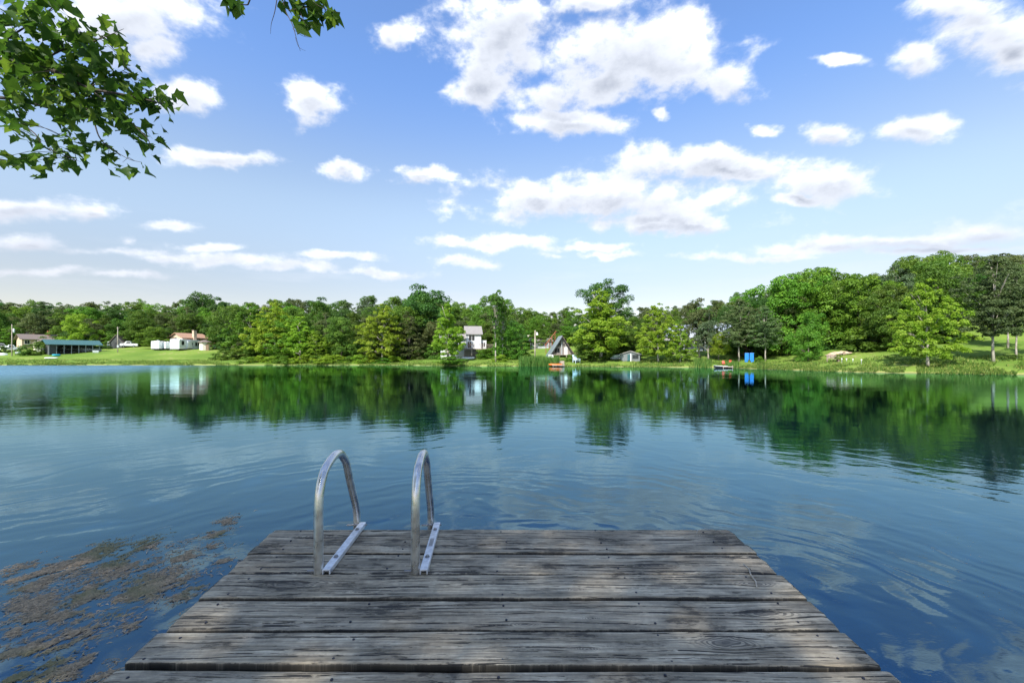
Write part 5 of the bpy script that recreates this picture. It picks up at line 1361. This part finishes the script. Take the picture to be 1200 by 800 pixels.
# other clouds, spread over the rest of the sky
hi = t.mr(el, .70, .85); back = t.mr(dy, .1, -.2)
gen = t.m('MULTIPLY', t.m('SUBTRACT', t.noise(q, 2.2, 3, .5), .50), 5.0)
base = t.m('MAXIMUM', base, t.m('ADD', gen, t.m('MULTIPLY', t.m('SUBTRACT', t.m('MAXIMUM', hi, back), 1.0), 5.0)))
n1 = t.noise(q, 11, 10, .60); n1b = t.noise(t.vm('ADD', q, (-.012, 0, .022)), 11, 10, .60)
n2 = t.noise(t.vm('MULTIPLY', d, (1, 1, 2.5)), 6, 6, .6)
bw = t.m('SUBTRACT', 1.0, t.m('MULTIPLY', t.m('ABSOLUTE', t.m('SUBTRACT', t.noise(t.vm('ADD', q, (3.3, 1.1, .7)), 9, 5, .55), .5)), 5.0))
dens = t.m('ADD', base, t.m('MULTIPLY', t.m('SUBTRACT', bw, .55), .55))
dens = t.m('ADD', dens, t.m('MULTIPLY', t.m('SUBTRACT', t.m('ADD', t.m('MULTIPLY', n1, .6), t.m('MULTIPLY', n2, .4)), .5), 4.2))
low = t.mr(el, .10, .30)                                  # low clouds are softer and dimmer
cov = t.mr(dens, .0, t.m('ADD', .95, t.m('MULTIPLY', t.m('SUBTRACT', 1., low), .6)))
cov = t.m('MULTIPLY', cov, t.m('ADD', .80, t.m('MULTIPLY', low, .20)))
cov = t.m('POWER', cov, 1.5)
wisp = t.m('MULTIPLY', t.mr(t.noise(t.vm('MULTIPLY', d, (1, 1, 7)), 3.2, 8, .6), .48, .75), t.m('ADD', .0, t.m('MULTIPLY', t.mr(el, .02, .30, 1, 0), .40)))
cov = t.m('MAXIMUM', cov, wisp)
lit = t.m('ADD', .5, t.m('MULTIPLY', t.m('SUBTRACT', n1, n1b), 7.0), clamp=True)
thick = t.mr(dens, .8, 2.2)
sh = t.m('MULTIPLY', t.m('ADD', t.m('MULTIPLY', under, 1.05), t.m('MULTIPLY', t.m('SUBTRACT', 1., lit), t.mr(el, .35, .62, .42, .22))), t.m('ADD', .35, t.m('MULTIPLY', thick, .65)), clamp=True)
WHITE = (4.7, 4.9, 5.3); GREY = (1.95, 2.15, 2.6)
cc = t.mix(t.m('POWER', sh, .7), WHITE, GREY)
cc = t.mix(t.mr(el, .05, .28, .75, 0), cc, (2.95, 2.95, 3.3))
tint = t.mix(t.mr(el, .30, .60), t.mix(t.mr(el, .10, .34), SKYLOW, SKYMID), SKYTOP)
sk = t.mix(1.0, sky.outputs[0], tint, 'MULTIPLY')
final = t.mix(cov, sk, cc)
bg = t.n('ShaderNodeBackground', Color=final, Strength=.15)
t.out(bg.outputs[0], 'ShaderNodeOutputWorld')
w.cycles.sampling_method = 'MANUAL'; w.cycles.sample_map_resolution = 1024

sl = bpy.data.lights.new('sun', 'SUN'); sl.energy = 5.0; sl.angle = R(.5); sl.color = (1, .955, .88)
so = bpy.data.objects.new('sun', sl); link(so); so.rotation_euler = (-SUN).to_track_quat('-Z', 'Y').to_euler()

cam = bpy.data.cameras.new('camera'); co = bpy.data.objects.new('camera', cam); link(co)
co.location = (0, 0, CAMZ); co.rotation_euler = (R(90), 0, 0)
cam.lens = F / 1200 * 36; cam.sensor_width = 36; cam.shift_y = (HY - 400) / 1200; cam.clip_end = 4000; cam.clip_start = .05
SC.camera = co
SC.view_settings.view_transform = 'Standard'; SC.view_settings.look = 'None'; SC.view_settings.exposure = 0.8; SC.view_settings.gamma = 1
SC.cycles.max_bounces = 8; SC.cycles.transparent_max_bounces = 8
